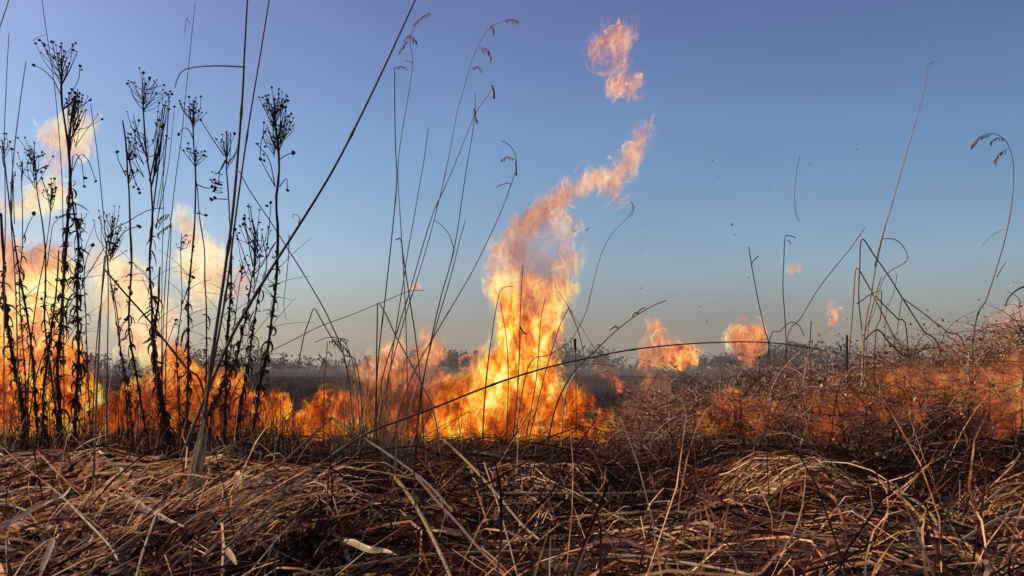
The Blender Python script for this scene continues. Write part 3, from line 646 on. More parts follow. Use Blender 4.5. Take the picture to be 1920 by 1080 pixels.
tag(straw_mat('matted_grass', [
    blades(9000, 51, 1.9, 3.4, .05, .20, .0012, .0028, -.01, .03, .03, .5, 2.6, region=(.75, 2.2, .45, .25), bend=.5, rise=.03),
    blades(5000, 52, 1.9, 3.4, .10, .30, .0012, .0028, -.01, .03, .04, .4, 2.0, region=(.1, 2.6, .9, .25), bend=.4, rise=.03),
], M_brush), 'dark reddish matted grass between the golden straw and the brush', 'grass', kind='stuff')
tag(straw_mat('standing_grass', [
    uprights(1500, 31, (-60, 560), (1.9, 3.1), .04, .20, .0015, .0035, .3, .7, 2.6),
    uprights(500, 32, (-60, 560), (2.1, 3.0), .10, .34, .0015, .0030, .2, .8, 2.2),
    uprights(1100, 33, (500, 1180), (2.4, 3.15), .03, .17, .0012, .0028, .6, .9, 1.3),
    uprights(300, 34, (0, 1920), (1.0, 2.2), .04, .12, .0012, .0022, .6, .9, 1.2),
], M_straw), 'short dead grass standing up among the weed stems and at the fire edge', 'grass', kind='stuff')
t_ = straw_mat('grass_tuft', [uprights(420, 35, (640, 760), (2.2, 2.5), .10, .36, .0010, .0022, .20, .7, .8, roff=.1)], M_stalk)
tag(t_, 'loose tuft of fine bleached grass standing before the ragged fire', 'grass tuft')

# ------------------------------------------------------------------ dry brush on the right
def brush_top(px): return np.interp(px, [1150, 1230, 1330, 1500, 1600, 1700, 1780, 1860, 1930, 1990], [810, 770, 735, 708, 692, 668, 658, 648, 615, 590])
def brush(seed, n_stem):
    r = np.random.default_rng(seed); mb = MB()
    tv, nb = [], 0
    for k in range(n_stem):
        px = 1150 + 850 * r.random() ** .85; Y = r.uniform(2.0, 3.2)
        x = (px - CX) / F * Y; top = brush_top(px) + r.gamma(1.3, 42) - 14 + 34 * mn.noise(Vector((px * .012, Y * 2, 5)))
        zt = CAMZ + (CY - top) / F * Y; z0 = height(x, Y) - .02
        H = max(zt - z0, .05)
        n = 7; u = np.linspace(0, 1, n)
        a, l = r.uniform(0, 6.28), abs(r.normal()) * .30
        c = r.normal() * .35
        P = np.stack([x + H * (l * u + c * u ** 2.5) * math.cos(a) + np.cumsum(r.normal(size=n)) * .006, Y + H * (l * u + c * u ** 2.5) * math.sin(a), z0 + H * u - abs(c) * H * .3 * u ** 3], -1)
        rn = r.random() ** 1.3
        mb.tube(P, np.linspace(.0024, .0008, n), 3, rn)
        for b in range(r.integers(5, 12)):
            j = r.integers(2, n); p = P[j]; d = r.normal(size=3) * np.array([1, .8, .7]) + np.array([0, 0, .5]); d /= np.linalg.norm(d)
            LL = r.uniform(.04, .16); q = np.linspace(0, 1, 5)[:, None]
            B = p + d * LL * q + np.array([r.normal() * .06, r.normal() * .03, -.06 * r.random()]) * q ** 2
            mb.tube(B, np.linspace(.0012, .0006, 5), 3, min(1, rn + .2 * r.random()))
            m = r.integers(1, 6)
            cen = B[-1] + r.normal(size=(m, 3)) * np.array([.014, .014, .012]); aa = r.normal(size=(m, 3, 3)); aa /= np.linalg.norm(aa, axis=2)[..., None]
            tv.append((cen[:, None] + aa * r.uniform(.0025, .008, m)[:, None, None]).reshape(-1, 3))
    mv = np.vstack(mb.v); mq = np.vstack(mb.q); tvv = np.vstack(tv)
    rr = np.repeat(r.random(len(tvv) // 3), 3)
    return mesh_np('dry_brush', np.vstack([mv, tvv]), [mq, np.arange(len(tvv)).reshape(-1, 3) + len(mv)], M_brush,
                   {'rnd': np.concatenate([np.concatenate(mb.r), rr])})
tag(link_obj('dry_brush', brush(41, 1900)), 'thick reddish brown dry brush and seed fluff rising toward the right edge', 'brush', kind='stuff')

# low dull fire running through the brush
flame('dull orange fire running low through the brush under the bent stalks',
 [[(1290, 800), (1310, 770), (1340, 742), (1380, 735), (1400, 760), (1460, 745), (1480, 770), (1440, 810), (1360, 822)],
  [(1490, 760), (1520, 735), (1560, 725), (1590, 745), (1640, 730), (1650, 770), (1600, 800), (1560, 835), (1500, 810)],
  [(1640, 700), (1690, 680), (1740, 690), (1770, 720), (1740, 760), (1700, 800), (1660, 770)],
  [(1770, 700), (1820, 680), (1860, 672), (1960, 650), (1990, 780), (1900, 800), (1830, 830), (1790, 770)]],
 2.12, .3, [(1340, 780, 25, .38, .1, .45, .5, 0), (1430, 780, 30, .30, .1, .34, .6, .1), (1540, 760, 30, .32, .1, .36, .6, .1), (1600, 790, 25, .40, .05, .48, .5, 0), (1700, 720, 30, .42, .25, .40, .5, 0), (1700, 790, 30, .32, .1, .36, .6, 0), (1860, 680, 40, .42, .3, .42, .5, 0), (1880, 770, 40, .34, .1, .38, .5, 0)],
 nsheet=5, step=8, ramp_px=28, seed=22, wob=.12)
flame('thin reddish fire at the left edge of the brush by the slanting tongue',
 [(1155, 820), (1160, 760), (1180, 720), (1200, 690), (1240, 700), (1270, 740), (1310, 760), (1320, 810), (1240, 826)],
 2.9, .2, [(1200, 730, 20, .15, .5, .30, .4, .5), (1240, 780, 25, .15, .5, .22, .5, .4), (1290, 790, 20, .25, .4, .3, .4, .1)], nsheet=4, step=7, ramp_px=36, seed=23, wob=.06)
# ------------------------------------------------------------------ scorched weeds with round seed heads
def head_mesh(seed):
    r = np.random.default_rng(seed); prof = [(0, -.55), (.55, -.45), (.95, -.05), (1.0, .30), (.70, .62), (0, .70)]
    s = 6; V = [(0, 0, prof[0][1])]
    for pr, pz in prof[1:-1]:
        for k in range(s):
            a = k * 2 * math.pi / s; q = pr * r.uniform(.8, 1.15)
            V.append((q * math.cos(a), q * math.sin(a), pz + r.normal() * .07))
    V.append((0, 0, prof[-1][1] - .1)); n = len(V)
    T = [(0, 1 + (k + 1) % s, 1 + k) for k in range(s)] + [(n - 1, n - 1 - s + k, n - 1 - s + (k + 1) % s) for k in range(s)]
    Q = [(1 + l * s + k, 1 + l * s + (k + 1) % s, 1 + (l + 1) * s + (k + 1) % s, 1 + (l + 1) * s + k) for l in range(3) for k in range(s)]
    return mesh_np('seed_head', V, [np.array(T), np.array(Q)], M_weed, {'rnd': r.random(n) * .6})
HEADS = [head_mesh(s) for s in range(5)]

def weed(label, stem, Y, wb, wt, umbels=(), branches=(), leaves=None, seed=0, group='scorched weeds standing before the fire'):
    """stem: photo points top to bottom; umbels: (node x, node y, centre x, centre y, half w, half h, n); branches: lists of points, bare twigs;
    leaves: (y0, y1, n, size px)"""
    r = np.random.default_rng(100 + seed); k = Y / F
    bx = stem[-1][0]; gy = CY + 1500 * (.30 - 0.0) / Y + 6
    stem = [tuple(p) for p in stem] + ([(bx + r.normal() * 4, gy)] if stem[-1][1] < gy - 8 else [])
    base = np.array(W(stem[-1][0], stem[-1][1], Y)); base[2] = float(height(base[0], Y)) - .02
    root = link_obj('dry_weed', None, loc=tuple(base)); tag(root, label, 'weed', group)
    nst = 26
    S = spline([W(x, y, Y + .03 * math.sin(y * .011 + seed)) for x, y in stem], nst)
    S[1:-1, 0] += np.convolve(r.normal(size=nst), [.3, .4, .3], 'same')[1:-1] * .0022
    m = MB(); m.tube(S - base, np.linspace(wt * .85, wb * .6, nst) * k / 2 * r.uniform(.8, 1.2, nst), 6, .45)
    link_obj('stem', m.mesh('stem', M_weed), root)
    def head(p, size):
        o = link_obj('seed_head', HEADS[r.integers(5)], root, tuple(p - base)); o.scale = (size, size, size * r.uniform(.7, 1.1))
        o.rotation_euler = (r.normal() * .6, r.normal() * .6, r.uniform(0, 6))
    for (nx, ny, cx, cy_, hw, hh, n) in umbels:
        m = MB(); node = np.array(W(nx, ny, Y)); pts = []
        m.tube(spline([node, np.array(W((nx + cx) / 2, (ny + cy_) / 2, Y)), np.array(W(cx, cy_ - hh * .5, Y))], 6) - base, np.linspace(wt, 1.2, 6) * k / 2, 4, .4)
        for q in range(n):
            a = r.uniform(-math.pi, math.pi); rad = math.sqrt(r.random())
            ex = cx + hw * rad * math.cos(a); ey = cy_ + hh * rad * math.sin(a) * (1 if math.sin(a) < 0 else .8)
            e = np.array(W(ex, ey, Y)); e[1] += r.uniform(-1, 1) * hw * k
            st = node + np.array([(cx - nx) * k * .3, 0, (ny - cy_) * k * r.uniform(-.5, .75)]); st[2] = min(st[2], e[2] - .15 * hh * k)
            mid = (st + e) / 2 + np.array([(e[0] - st[0]) * r.uniform(-.1, .25), 0, -.08 * abs(e[2] - st[2]) * r.random()]) + r.normal(size=3) * .004
            m.tube(spline([st, mid, e], 7) - base, np.linspace(1.6, .9, 7) * k / 2, 4, .4); pts.append(e)
        link_obj('branch', m.mesh('branch', M_weed), root)
        for e in pts: head(e, r.uniform(1.5, 3.3) * k)
    for br in branches:
        m = MB(); P = spline([W(x, y, Y + .02 * math.sin(i + seed)) for i, (x, y) in enumerate(br)], 10)
        m.tube(P - base, np.linspace(1.3, 2.2, 10) * k / 2, 4, .4); link_obj('branch', m.mesh('branch', M_weed), root)
        head(P[0], r.uniform(3, 4.6) * k)
        if r.random() < .6: head(P[1] + np.array([r.normal() * 5 * k, 0, 3 * k]), r.uniform(2.4, 4) * k)
    if leaves:
        y0, y1, n, sz = leaves; m = MB(); zz = S[:, 2]
        for q in range(int(n * 2.3)):
            yy = y0 + (y1 - y0) * r.random() ** .62
            z = CAMZ + (CY - yy) * k; j = int(np.argmin(abs(zz - z))); p = S[j]
            L = r.uniform(.2, 1.0) * sz * k * r.uniform(.6, 1.1); a = r.uniform(0, 6.28); u = np.linspace(0, 1, 7)
            side = np.array([math.cos(a), math.sin(a), 0])
            curl = r.uniform(.3, 5.5) * r.choice([-1, 1])
            ang = r.uniform(-.7, 1.2) - curl * u ** r.uniform(.7, 2)
            st = np.stack([np.cos(ang) * .55, np.sin(ang)], -1) * L / 6
            off = np.cumsum(st, 0)
            P = p + off[:, :1] * side * r.uniform(.8, 1.7) + np.stack([u * 0, u * 0, off[:, 1] - u * L * .55], -1)
            m.ribbon(P - base, r.uniform(.05, .13) * sz * k * np.array([.5, .9, 1, .9, .7, .5, .15]), (math.sin(a), -math.cos(a), .3), r.random() * .9, .5)
        for q in range(int(n * .3)):                    # short broken side twigs
            j = r.integers(int(nst * .45), nst - 1); a = r.uniform(0, 6.28); L = r.uniform(.6, 2.2) * sz * k; u = np.linspace(0, 1, 6)[:, None]
            m.tube(S[j] + np.array([math.cos(a), math.sin(a), r.uniform(.2, 1.4)]) * L * u + np.array([r.normal() * .02, 0, -.02]) * u * u - base, np.linspace(1.4, .7, 6) * k / 2, 3, r.random() * .6)
        tag(link_obj('withered_leaves', m.mesh('withered_leaves', M_weed), root), kind='stuff')
    return root

weed('tallest scorched weed with a wide dark flower crown and thickly curled leaves', [(115, 140), (116, 200), (122, 235), (130, 330), (125, 450), (118, 560), (108, 700), (118, 850)], 2.35, 13, 4.0,
     [(116, 142, 115, 98, 38, 24, 30), (118, 205, 150, 180, 26, 18, 9), (128, 260, 138, 195, 18, 20, 12)], [[(62, 122), (80, 130), (100, 150), (115, 180)], [(150, 124), (147, 150), (130, 180), (120, 200)]], (330, 840, 120, 34), 1)
weed('second stem of the tallest weed pair, its head lower and hung with curled leaves', [(140, 180), (134, 215), (130, 300), (138, 400), (148, 470), (144, 560), (147, 650), (138, 860)], 2.30, 12, 3.5,
     [(135, 230, 145, 185, 20, 18, 12), (132, 260, 160, 215, 24, 20, 8)], [[(180, 340), (165, 300), (150, 290), (136, 320)], [(158, 350), (152, 300), (138, 290), (134, 330)]], (330, 840, 150, 36), 2)
weed('weed at the very left edge leaning right with small heads up its stem', [(4, 262), (12, 330), (28, 450), (45, 560), (62, 680), (72, 850)], 2.45, 9, 2.5, [(8, 300, 8, 262, 18, 24, 8), (22, 400, 24, 335, 10, 14, 4)],
     [[(22, 280), (25, 350), (27, 420)]], (420, 830, 70, 28), 3)
weed('dark thick weed cut by the left edge with curled leaves low down', [(2, 400), (6, 480), (8, 560), (20, 650), (40, 760), (50, 850)], 2.3, 13, 5, [], [[(-4, 330), (-2, 380), (3, 430)]], (470, 840, 90, 34), 4)
weed('weed with a flat flower spray beside the tallest weed on its left', [(66, 300), (68, 350), (80, 430), (86, 520), (84, 600), (100, 720), (112, 850)], 2.4, 8, 2.2, [(66, 330, 64, 280, 28, 20, 22), (64, 320, 82, 316, 16, 8, 5)],
     [[(118, 405), (100, 420), (95, 450), (88, 500)]], (500, 830, 45, 24), 5)
weed('small weed with a fine round flower spray low beside the tallest weed', [(96, 375), (94, 400), (90, 440), (70, 560), (58, 640), (50, 830)], 2.5, 5, 1.6, [(95, 385, 97, 352, 20, 22, 20)], [], None, 6)
weed('bare forked weed with an empty leaning tip left of the wide open crown', [(230, 226), (234, 250), (240, 330), (244, 430), (246, 540), (242, 620), (262, 740), (280, 850)], 2.4, 8, 4.0, [(238, 300, 252, 282, 14, 28, 10), (240, 340, 246, 318, 12, 14, 5)],
     [[(220, 285), (222, 300), (236, 330)], [(262, 362), (256, 345), (246, 320), (236, 270)], [(260, 355), (250, 330), (242, 290)]], (430, 840, 50, 28), 7)
weed('weed with a wide open airy crown and upswept side sprays', [(268, 196), (270, 240), (276, 300), (284, 345), (284, 420), (280, 500), (285, 600), (300, 720), (318, 860)], 2.4, 11, 3.5,
     [(268, 196, 272, 158, 38, 24, 26), (278, 300, 250, 235, 14, 38, 10), (280, 340, 306, 215, 16, 32, 12), (284, 350, 318, 190, 10, 20, 5), (276, 290, 268, 260, 14, 16, 4)],
     [[(312, 255), (306, 285), (290, 330)], [(294, 291), (288, 292), (277, 294)]], (420, 850, 90, 32), 8)
weed('weed with a neat cup of heads and a second whorl below it', [(362, 228), (363, 270), (366, 308), (366, 400), (360, 480), (354, 560), (352, 680), (350, 840)], 2.4, 9, 3.4,
     [(362, 228, 362, 196, 26, 20, 22), (365, 306, 368, 282, 24, 16, 12)], [[(335, 252), (345, 240), (355, 245), (362, 260)]], (450, 820, 70, 30), 9)
weed('slim bare weed stem rising beside the cup-headed weed', [(368, 340), (374, 400), (382, 470), (386, 560), (388, 660), (384, 800)], 2.5, 6, 2.4, [], [[(404, 352), (385, 352), (370, 346)], [(386, 404), (378, 402), (372, 396)]], (560, 800, 24, 26), 10)
weed('tangled dark weed in the middle of the fire with no flower crown', [(300, 500), (296, 560), (288, 640), (296, 720), (312, 800), (320, 870)], 2.25, 17, 4, [], [[(330, 600), (312, 650), (300, 700)]], (560, 860, 90, 36), 11)
weed('weed with sparse drooping sprays left of the long paired grass stalks', [(428, 270), (424, 300), (428, 370), (432, 440), (434, 540), (426, 640), (420, 810)], 2.45, 9, 2.6,
     [(425, 300, 428, 262, 20, 20, 16), (424, 300, 402, 340, 8, 24, 8)], [[(410, 345), (412, 322), (422, 300)], [(396, 374), (412, 373), (426, 374)], [(376, 225), (395, 255), (420, 292)]], (470, 820, 80, 30), 12)
weed('weed with a dense dark egg-shaped crown near the long diagonal stalk', [(512, 215), (518, 240), (522, 290), (519, 340), (517, 380), (522, 440), (518, 520), (508, 620), (485, 740), (470, 850)], 2.4, 10, 5.0,
     [(514, 225, 514, 190, 26, 24, 36), (520, 265, 532, 222, 22, 26, 26), (520, 280, 500, 245, 20, 24, 10)],
     [[(488, 300), (490, 265), (500, 240)], [(488, 298), (505, 330), (516, 350)], [(539, 357), (537, 335), (524, 350)], [(550, 287), (538, 290), (523, 300)], [(482, 270), (490, 280), (505, 300), (516, 350)]], (440, 830, 110, 32), 13)
weed('leaning leafy weed crossing low behind the dense-crowned weed', [(478, 500), (470, 530), (460, 600), (440, 680), (400, 760), (352, 850)], 2.3, 9, 3, [(475, 520, 480, 455, 30, 46, 22)], [[(440, 430), (455, 470), (472, 520)], [(458, 410), (465, 450), (474, 500)]], (500, 830, 80, 32), 14)
weed('weed with fine hair-thin sprays beside the dense-crowned weed', [(492, 440), (500, 500), (482, 570), (470, 660), (452, 760), (448, 840)], 2.35, 9, 2, [(490, 470, 470, 420, 26, 44, 14)], [[(508, 380), (505, 420), (500, 470)]], (500, 830, 100, 30), 15)
weed('low weed with small dark sprays between the tallest weed and its neighbours', [(212, 430), (206, 460), (202, 500), (215, 560), (226, 650), (240, 800)], 2.5, 5, 2, [(205, 470, 212, 412, 26, 28, 20), (204, 480, 225, 458, 24, 20, 16)], [[(262, 425), (240, 430), (220, 450), (206, 480)]], (520, 800, 24, 24), 16)
weed('short leafy weed at the foot of the tallest weed leaning left', [(110, 470), (106, 540), (96, 620), (84, 720), (78, 850)], 2.25, 10, 3, [], [[(78, 560), (90, 590), (98, 640)], [(150, 600), (125, 640), (100, 680)]], (540, 850, 80, 34), 17)

r_ = np.random.default_rng(77)
for lb, st, Yw in (('hair-thin bare weed between the edge weed and the spray weed', [(40, 330), (42, 440), (36, 560), (48, 700), (44, 850)], 2.5),
                   ('thin crooked weed just right of the tallest pair', [(150, 430), (158, 500), (160, 590), (165, 700), (172, 850)], 2.5),
                   ('thin weed stem left of the neat cup-headed weed', [(338, 470), (342, 560), (330, 650), (334, 740), (340, 850)], 2.55),
                   ('thin weed stem leaning left between the reed and sparse drooping sprays', [(452, 520), (440, 600), (425, 690), (400, 770), (392, 850)], 2.5),
                   ('thin weed stem leaning right of the bare forked weed', [(212, 560), (222, 640), (238, 720), (250, 850)], 2.5)):
    weed(lb, st, Yw, 5, 1.8, [(st[0][0], st[0][1], st[0][0] + 3, st[0][1] - 22, 12, 18, 7)], [[(st[0][0] + 24, st[1][1] - 40), (st[0][0] + 14, st[1][1] - 20), (st[1][0], st[1][1] + 10)]], (st[1][1], 840, 34, 26), int(r_.integers(20, 900)))
# ------------------------------------------------------------------ single grass stalks (photo points, distance)
def floor_py(Y): return CY + 1500 * .30 / Y
def stalk(label, pts, Y, w0, w1, mat=None, Y2=None, extras=(), nodes=(), name='grass_stalk', cat='grass stalk', ground=True, group=None, sides=6, seed=0, r=None):
    """pts top to bottom; w0 / w1: width in photo px at top / bottom; extras: (part name, pts, w0, w1, kind) kind 'leaf' | 'twig' | 'grain'"""
    mat = mat or M_stalk; Y2 = Y if Y2 is None else Y2; rg = np.random.default_rng(500 + int(pts[0][0] * 7 + pts[0][1]))
    pts = [tuple(p) for p in pts]
    if ground and pts[-1][1] < floor_py(Y2) - 4:
        (ax, ay), (bx, by) = pts[-2], pts[-1]; fy = floor_py(Y2) + 4
        s = (fy - by) / max(by - ay, 60); pts.append((bx + (bx - ax) * min(s, .7), fy))
    def P3(p, n):
        p = np.asarray(p, float); c = np.concatenate([[0], np.cumsum(np.hypot(*np.diff(p, axis=0).T))]); c /= c[-1]
        return c
    c = P3(pts, 0); n = max(12, 6 * len(pts))
    S = spline([W(x, y, Y + (Y2 - Y) * t) for (x, y), t in zip(pts, c)], n)
    base = S[-1].copy(); k = (Y + Y2) / 2 / F
    r = rg.random() if r is None else r
    m = MB(); rad = np.linspace(w0, w1, n) * k / 2 * (.62 if 2.85 < Y else .82 if Y > 1.95 else .92)
    for q in nodes:
        rad[int(q * (n - 1))] *= 1.5
    m.tube(S - base, rad, sides, r)
    if not extras:
        o = link_obj(name, m.mesh(name, mat), None, tuple(base)); return tag(o, label, cat, group)
    root = link_obj(name, None, None, tuple(base)); tag(root, label, cat, group)
    link_obj('stem', m.mesh('stem', mat), root)
    for (pn, ep, a, b, kind) in extras:
        near = min(range(len(S)), key=lambda i: abs((S[i, 0] / S[i, 1] * F + CX) - ep[-1][0]) + abs(CY - (S[i, 2] - CAMZ) / S[i, 1] * F - ep[-1][1]))
        YY = S[near, 1]; E = spline([W(x, y, YY - .012 * i) for i, (x, y) in enumerate(ep[::-1])], 10)[::-1]
        m = MB(); kk = YY / F
        if kind == 'leaf': m.ribbon(E - base, np.linspace(a, b, 10) * kk, (0.2, -1, .3), r, .3)
        elif kind == 'twig': m.tube(E - base, np.linspace(a, b, 10) * kk / 2, 4, r)
        else:
            m.tube(E - base, np.full(10, .5 * kk), 4, r * .6)
            for i in range(9):
                p = E[i] ; d = np.array([rg.normal() * .3, rg.normal() * .3, -1.0]); L = rg.uniform(.4, 1.1) * b * kk
                q = np.linspace(0, 1, 5)[:, None]
                m.tube(p + d / np.linalg.norm(d) * L * q + (E[max(i - 1, 0)] - p) * q * .6 - base, np.array([.3, 1, 1, .6, .1]) * a * .75 * kk / 2, 5, r * .7)
        link_obj(pn, m.mesh(pn, mat), root)
    return root
D = M_dark; Lm = M_stalk
stalk('long dark stalk slanting from the top edge down through the weeds', [(783, -10), (735, 95), (690, 190), (640, 290), (600, 360), (556, 430), (505, 510), (440, 620), (395, 720), (340, 860)], 1.9, 3.4, 8, D, 1.6, [('leaf', [(548, 410), (552, 402), (562, 408), (560, 420)], 1, 2, 'leaf')], (.3, .62), r=.6)
stalk('thick reed stalk leaving the top edge, with a leaf bent out level from it', [(464, -10), (458, 100), (455, 170), (446, 290), (436, 400), (420, 520), (402, 640), (385, 770), (362, 950)], 1.6, 4.5, 9, Lm, 1.45, [('leaf', [(328, 165), (336, 140), (352, 129), (400, 124), (456, 126)], 1.5, 3.5, 'leaf')], (.25, .5, .7), r=.25)
stalk('thinner stalk crossing the thick reed and leaving the top edge beside it', [(506, -10), (490, 90), (470, 210), (455, 310), (440, 420), (425, 540), (404, 660), (380, 790), (368, 900)], 1.7, 3.2, 6, Lm, 1.5, (), (.3, .6), r=.2)
stalk('hair-thin stalk left of the bent level leaf reaching the top edge', [(366, 4), (358, 80), (352, 140), (346, 200), (340, 260), (330, 330), (322, 400), (312, 500), (306, 620)], 2.1, 1.4, 3, Lm, 2.3, [('twig', [(346, 60), (350, 34), (356, 44)], 1.5, 1, 'twig')], r=.5)
stalk('faint thin stalk standing at the top edge above the tallest weed', [(78, -8), (84, 40), (92, 90), (102, 160), (108, 220), (114, 300), (118, 420)], 2.1, 1.6, 2.6, Lm, 2.3, [('twig', [(62, 76), (72, 70), (86, 64)], 1, 1, 'twig')], r=.4)
stalk('pale bare stalk near the left edge, tip halfway up the sky', [(49, 114), (42, 160), (34, 220), (26, 290), (20, 400), (30, 560)], 2.1, 2.0, 3.6, Lm, 2.3, r=.9)
stalk('thin pale stalk hugging the left edge, tallest of the two there', [(17, 62), (13, 130), (10, 200), (8, 260), (10, 400), (8, 560)], 2.1, 1.6, 3.2, Lm, 2.3, r=.85)
stalk('short piece of dark stalk in the top left corner', [(20, -14), (12, 15), (4, 38), (-6, 70), (-30, 170), (-70, 400)], 1.9, 2, 4, D, 2.0, r=.7)
stalk('straight thin upright stalk just right of the wide open weed crown', [(305, 178), (306, 240), (306, 320), (306, 400), (304, 500), (303, 640)], 2.6, 1.4, 2.5, Lm, 2.6, r=.3)
stalk('thin dark stalk between the tallest weed and the low sprays', [(170, 196), (176, 240), (184, 300), (190, 360), (198, 450), (203, 540), (201, 690)], 2.2, 1.8, 3.2, D, 2.2, r=.6)
stalk('smooth olive stalk planted upright through the fire into the straw', [(196, 480), (190, 560), (186, 640), (182, 720), (178, 820), (173, 960)], 1.55, 2.5, 6, Lm, 1.5, r=.55)
stalk('dark stem slanting down right from the low sprays across the cream flame', [(196, 505), (230, 545), (270, 590), (310, 640), (350, 690), (380, 730)], 2.0, 4, 6, D, 2.0, r=.5)
stalk('thin stem slanting up right from the tallest weed to the low sprays', [(195, 465), (180, 490), (158, 525), (140, 555), (115, 600), (70, 700)], 2.2, 2.2, 3.2, D, 2.2, r=.5)
stalk('thin twig reaching across low sprays left of the wide-crowned weed', [(308, 390), (285, 392), (262, 402), (240, 416), (205, 440), (195, 520), (180, 660)], 2.3, 2, 3, D, 2.3, r=.4)
stalk('drooping grass plume between the two weeds over the cream flame', [(296, 430), (304, 415), (320, 410), (318, 500), (312, 620)], 2.3, 2, 3, D, 2.3, [('spikelets', [(292, 420), (305, 405), (320, 402)], 3, 12, 'grain'), ('spikelets', [(294, 440), (308, 428), (322, 420)], 3, 12, 'grain')], r=.4)
stalk('stem slanting down right from the diagonal stalk toward the dip in the flames', [(448, 320), (470, 360), (510, 420), (545, 475), (585, 540), (620, 605), (650, 690)], 2.4, 2.2, 3.2, D, 2.5, r=.6)
stalk('dangling dark leaf strip hanging right of the dense-crowned weed', [(542, 440), (541, 480), (536, 530), (532, 570), (537, 600)], 2.3, 2.4, 1, D, 2.3, ground=False, name='hanging_leaf', cat='leaf', r=.4)
stalk('bent stalk folded to a sharp peak left of the ragged fire', [(560, 680), (570, 630), (580, 600), (589, 578), (600, 596), (620, 630), (645, 665), (670, 690)], 2.5, 2.6, 2.6, D, 2.5, r=.5)
stalk('long thin leaf sweeping up right past the ragged fire', [(796, 545), (770, 545), (720, 565), (660, 590), (600, 612), (545, 640), (500, 665), (440, 730)], 2.2, 1.4, 2.6, D, 2.2, r=.6)
stalk('upright thin twig with tiny dark buds left of the ragged fire', [(614, 640), (611, 680), (608, 720)], 2.6, 2, 2.5, D, 2.6, [('twig', [(598, 665), (604, 672), (611, 678)], 3, 1.2, 'twig'), ('twig', [(622, 668), (617, 660), (612, 664)], 3, 1.2, 'twig')], r=.3)
stalk('drooping charred seed spray beside the ragged fire', [(590, 642), (620, 632), (646, 642), (664, 690), (672, 760)], 2.5, 1.6, 2.6, D, 2.5, [('spikelets', [(618, 640), (640, 634), (655, 640)], 3, 12, 'grain'), ('spikelets', [(655, 660), (640, 645), (625, 640)], 3, 12, 'grain')], r=.4)
stalk('tallest straight stalk of the middle group, first from its left', [(740, 126), (740, 200), (742, 290), (744, 340), (735, 440), (722, 560), (708, 690)], 2.0, 2.0, 3.4, D, 2.3, [('spikelets', [(762, 128), (752, 124), (742, 128)], 2, 6, 'grain')], (.3, .6), r=.55)
stalk('middle stalk ending in a feathery plume beside the long diagonal stalk', [(806, 24), (790, 35), (776, 52), (768, 75), (774, 110), (770, 150), (762, 200), (752, 260), (746, 320), (750, 400), (756, 500), (762, 640)], 2.0, 1.3, 3.0, Lm, 2.2, [('spikelets', [(806, 24), (785, 36), (772, 50)], 3.0, 10, 'grain'), ('spikelets', [(780, 76), (768, 66), (756, 76)], 3.2, 12, 'grain'), ('spikelets', [(748, 98), (756, 86), (766, 76)], 2.5, 9, 'grain'), ('twig', [(760, 114), (768, 115), (774, 120)], 1.5, 1, 'twig')], (.5,), r=.65)
stalk('shorter middle stalk with a bare tip between its taller neighbours', [(803, 240), (795, 300), (786, 350), (776, 410), (765, 470), (756, 530), (742, 620), (725, 740)], 2.1, 1.6, 3.0, Lm, 2.3, (), (.4,), r=.55)
stalk('faint arching stalk with pale hanging plumes tallest over the middle', [(970, 38), (945, 40), (920, 50), (905, 70), (892, 95), (880, 130), (866, 180), (858, 205), (848, 260), (836, 320), (822, 380), (804, 450), (780, 530), (755, 610), (720, 740)], 2.0, .9, 3.4, Lm, 2.3,
      [('spikelets', [(972, 40), (960, 36), (948, 38)], 2.2, 9, 'grain'), ('spikelets', [(925, 60), (924, 50), (918, 48)], 3, 12, 'grain'), ('spikelets', [(922, 110), (914, 92), (898, 90)], 2.6, 14, 'grain'), ('spikelets', [(904, 132), (895, 124), (884, 130)], 2.6, 8, 'grain')], (.35, .6), r=.8)
stalk('slanting middle stalk with a pale husk, crossing its arching neighbour', [(925, 160), (918, 175), (905, 192), (890, 215), (872, 260), (852, 310), (830, 360), (812, 400), (790, 470), (770, 540), (745, 620), (715, 720)], 2.05, 1.3, 3.6, Lm, 2.3, [('husk', [(926, 186), (926, 172), (922, 160)], 4, 3, 'leaf'), ('spikelets', [(893, 224), (891, 212), (888, 202)], 4, 12, 'grain')], (.3, .55), r=.5)
stalk('upright stalk under the pale husk, right edge of the middle group', [(891, 175), (890, 215), (884, 262), (874, 320), (866, 375), (858, 430), (846, 490), (826, 560), (808, 640), (790, 740)], 2.1, 1.4, 3.6, D, 2.3, [('leaf', [(852, 470), (842, 440), (825, 420), (812, 412)], 1.5, 1.2, 'leaf')], (.4, .7), r=.6)
stalk('shorter stalk leaning right beside the upright stalk of the middle group', [(873, 412), (862, 450), (850, 500), (836, 550), (818, 610), (800, 680), (785, 760)], 2.15, 1.6, 3.4, D, 2.3, r=.7)
stalk('curved stalk with a drooping dark plume just left of the pink plume', [(940, 264), (955, 272), (966, 290), (968, 312), (962, 335), (955, 355), (940, 395), (915, 450), (885, 510), (850, 570), (820, 620), (780, 690), (750, 770)], 2.0, 1.6, 3.4, Lm, 2.3,
      [('spikelets', [(940, 300), (952, 294), (966, 300)], 2.6, 7, 'grain'), ('spikelets', [(968, 325), (968, 312), (966, 302)], 4, 10, 'grain'), ('leaf', [(930, 352), (942, 346), (955, 344), (956, 352)], 1.2, 2.4, 'leaf')], (.5,), r=.6)
stalk('broken stalk with a curled tip low in the middle group', [(742, 450), (746, 446), (752, 450), (756, 480), (768, 560), (780, 640), (790, 740)], 2.2, 2.8, 2.8, D, 2.3, r=.8)
stalk('pale straight straw leaning left before the ragged fire', [(712, 570), (724, 590), (742, 630), (764, 670), (790, 720), (815, 780)], 2.1, 3, 3.4, M_pale, 2.1, r=.3)
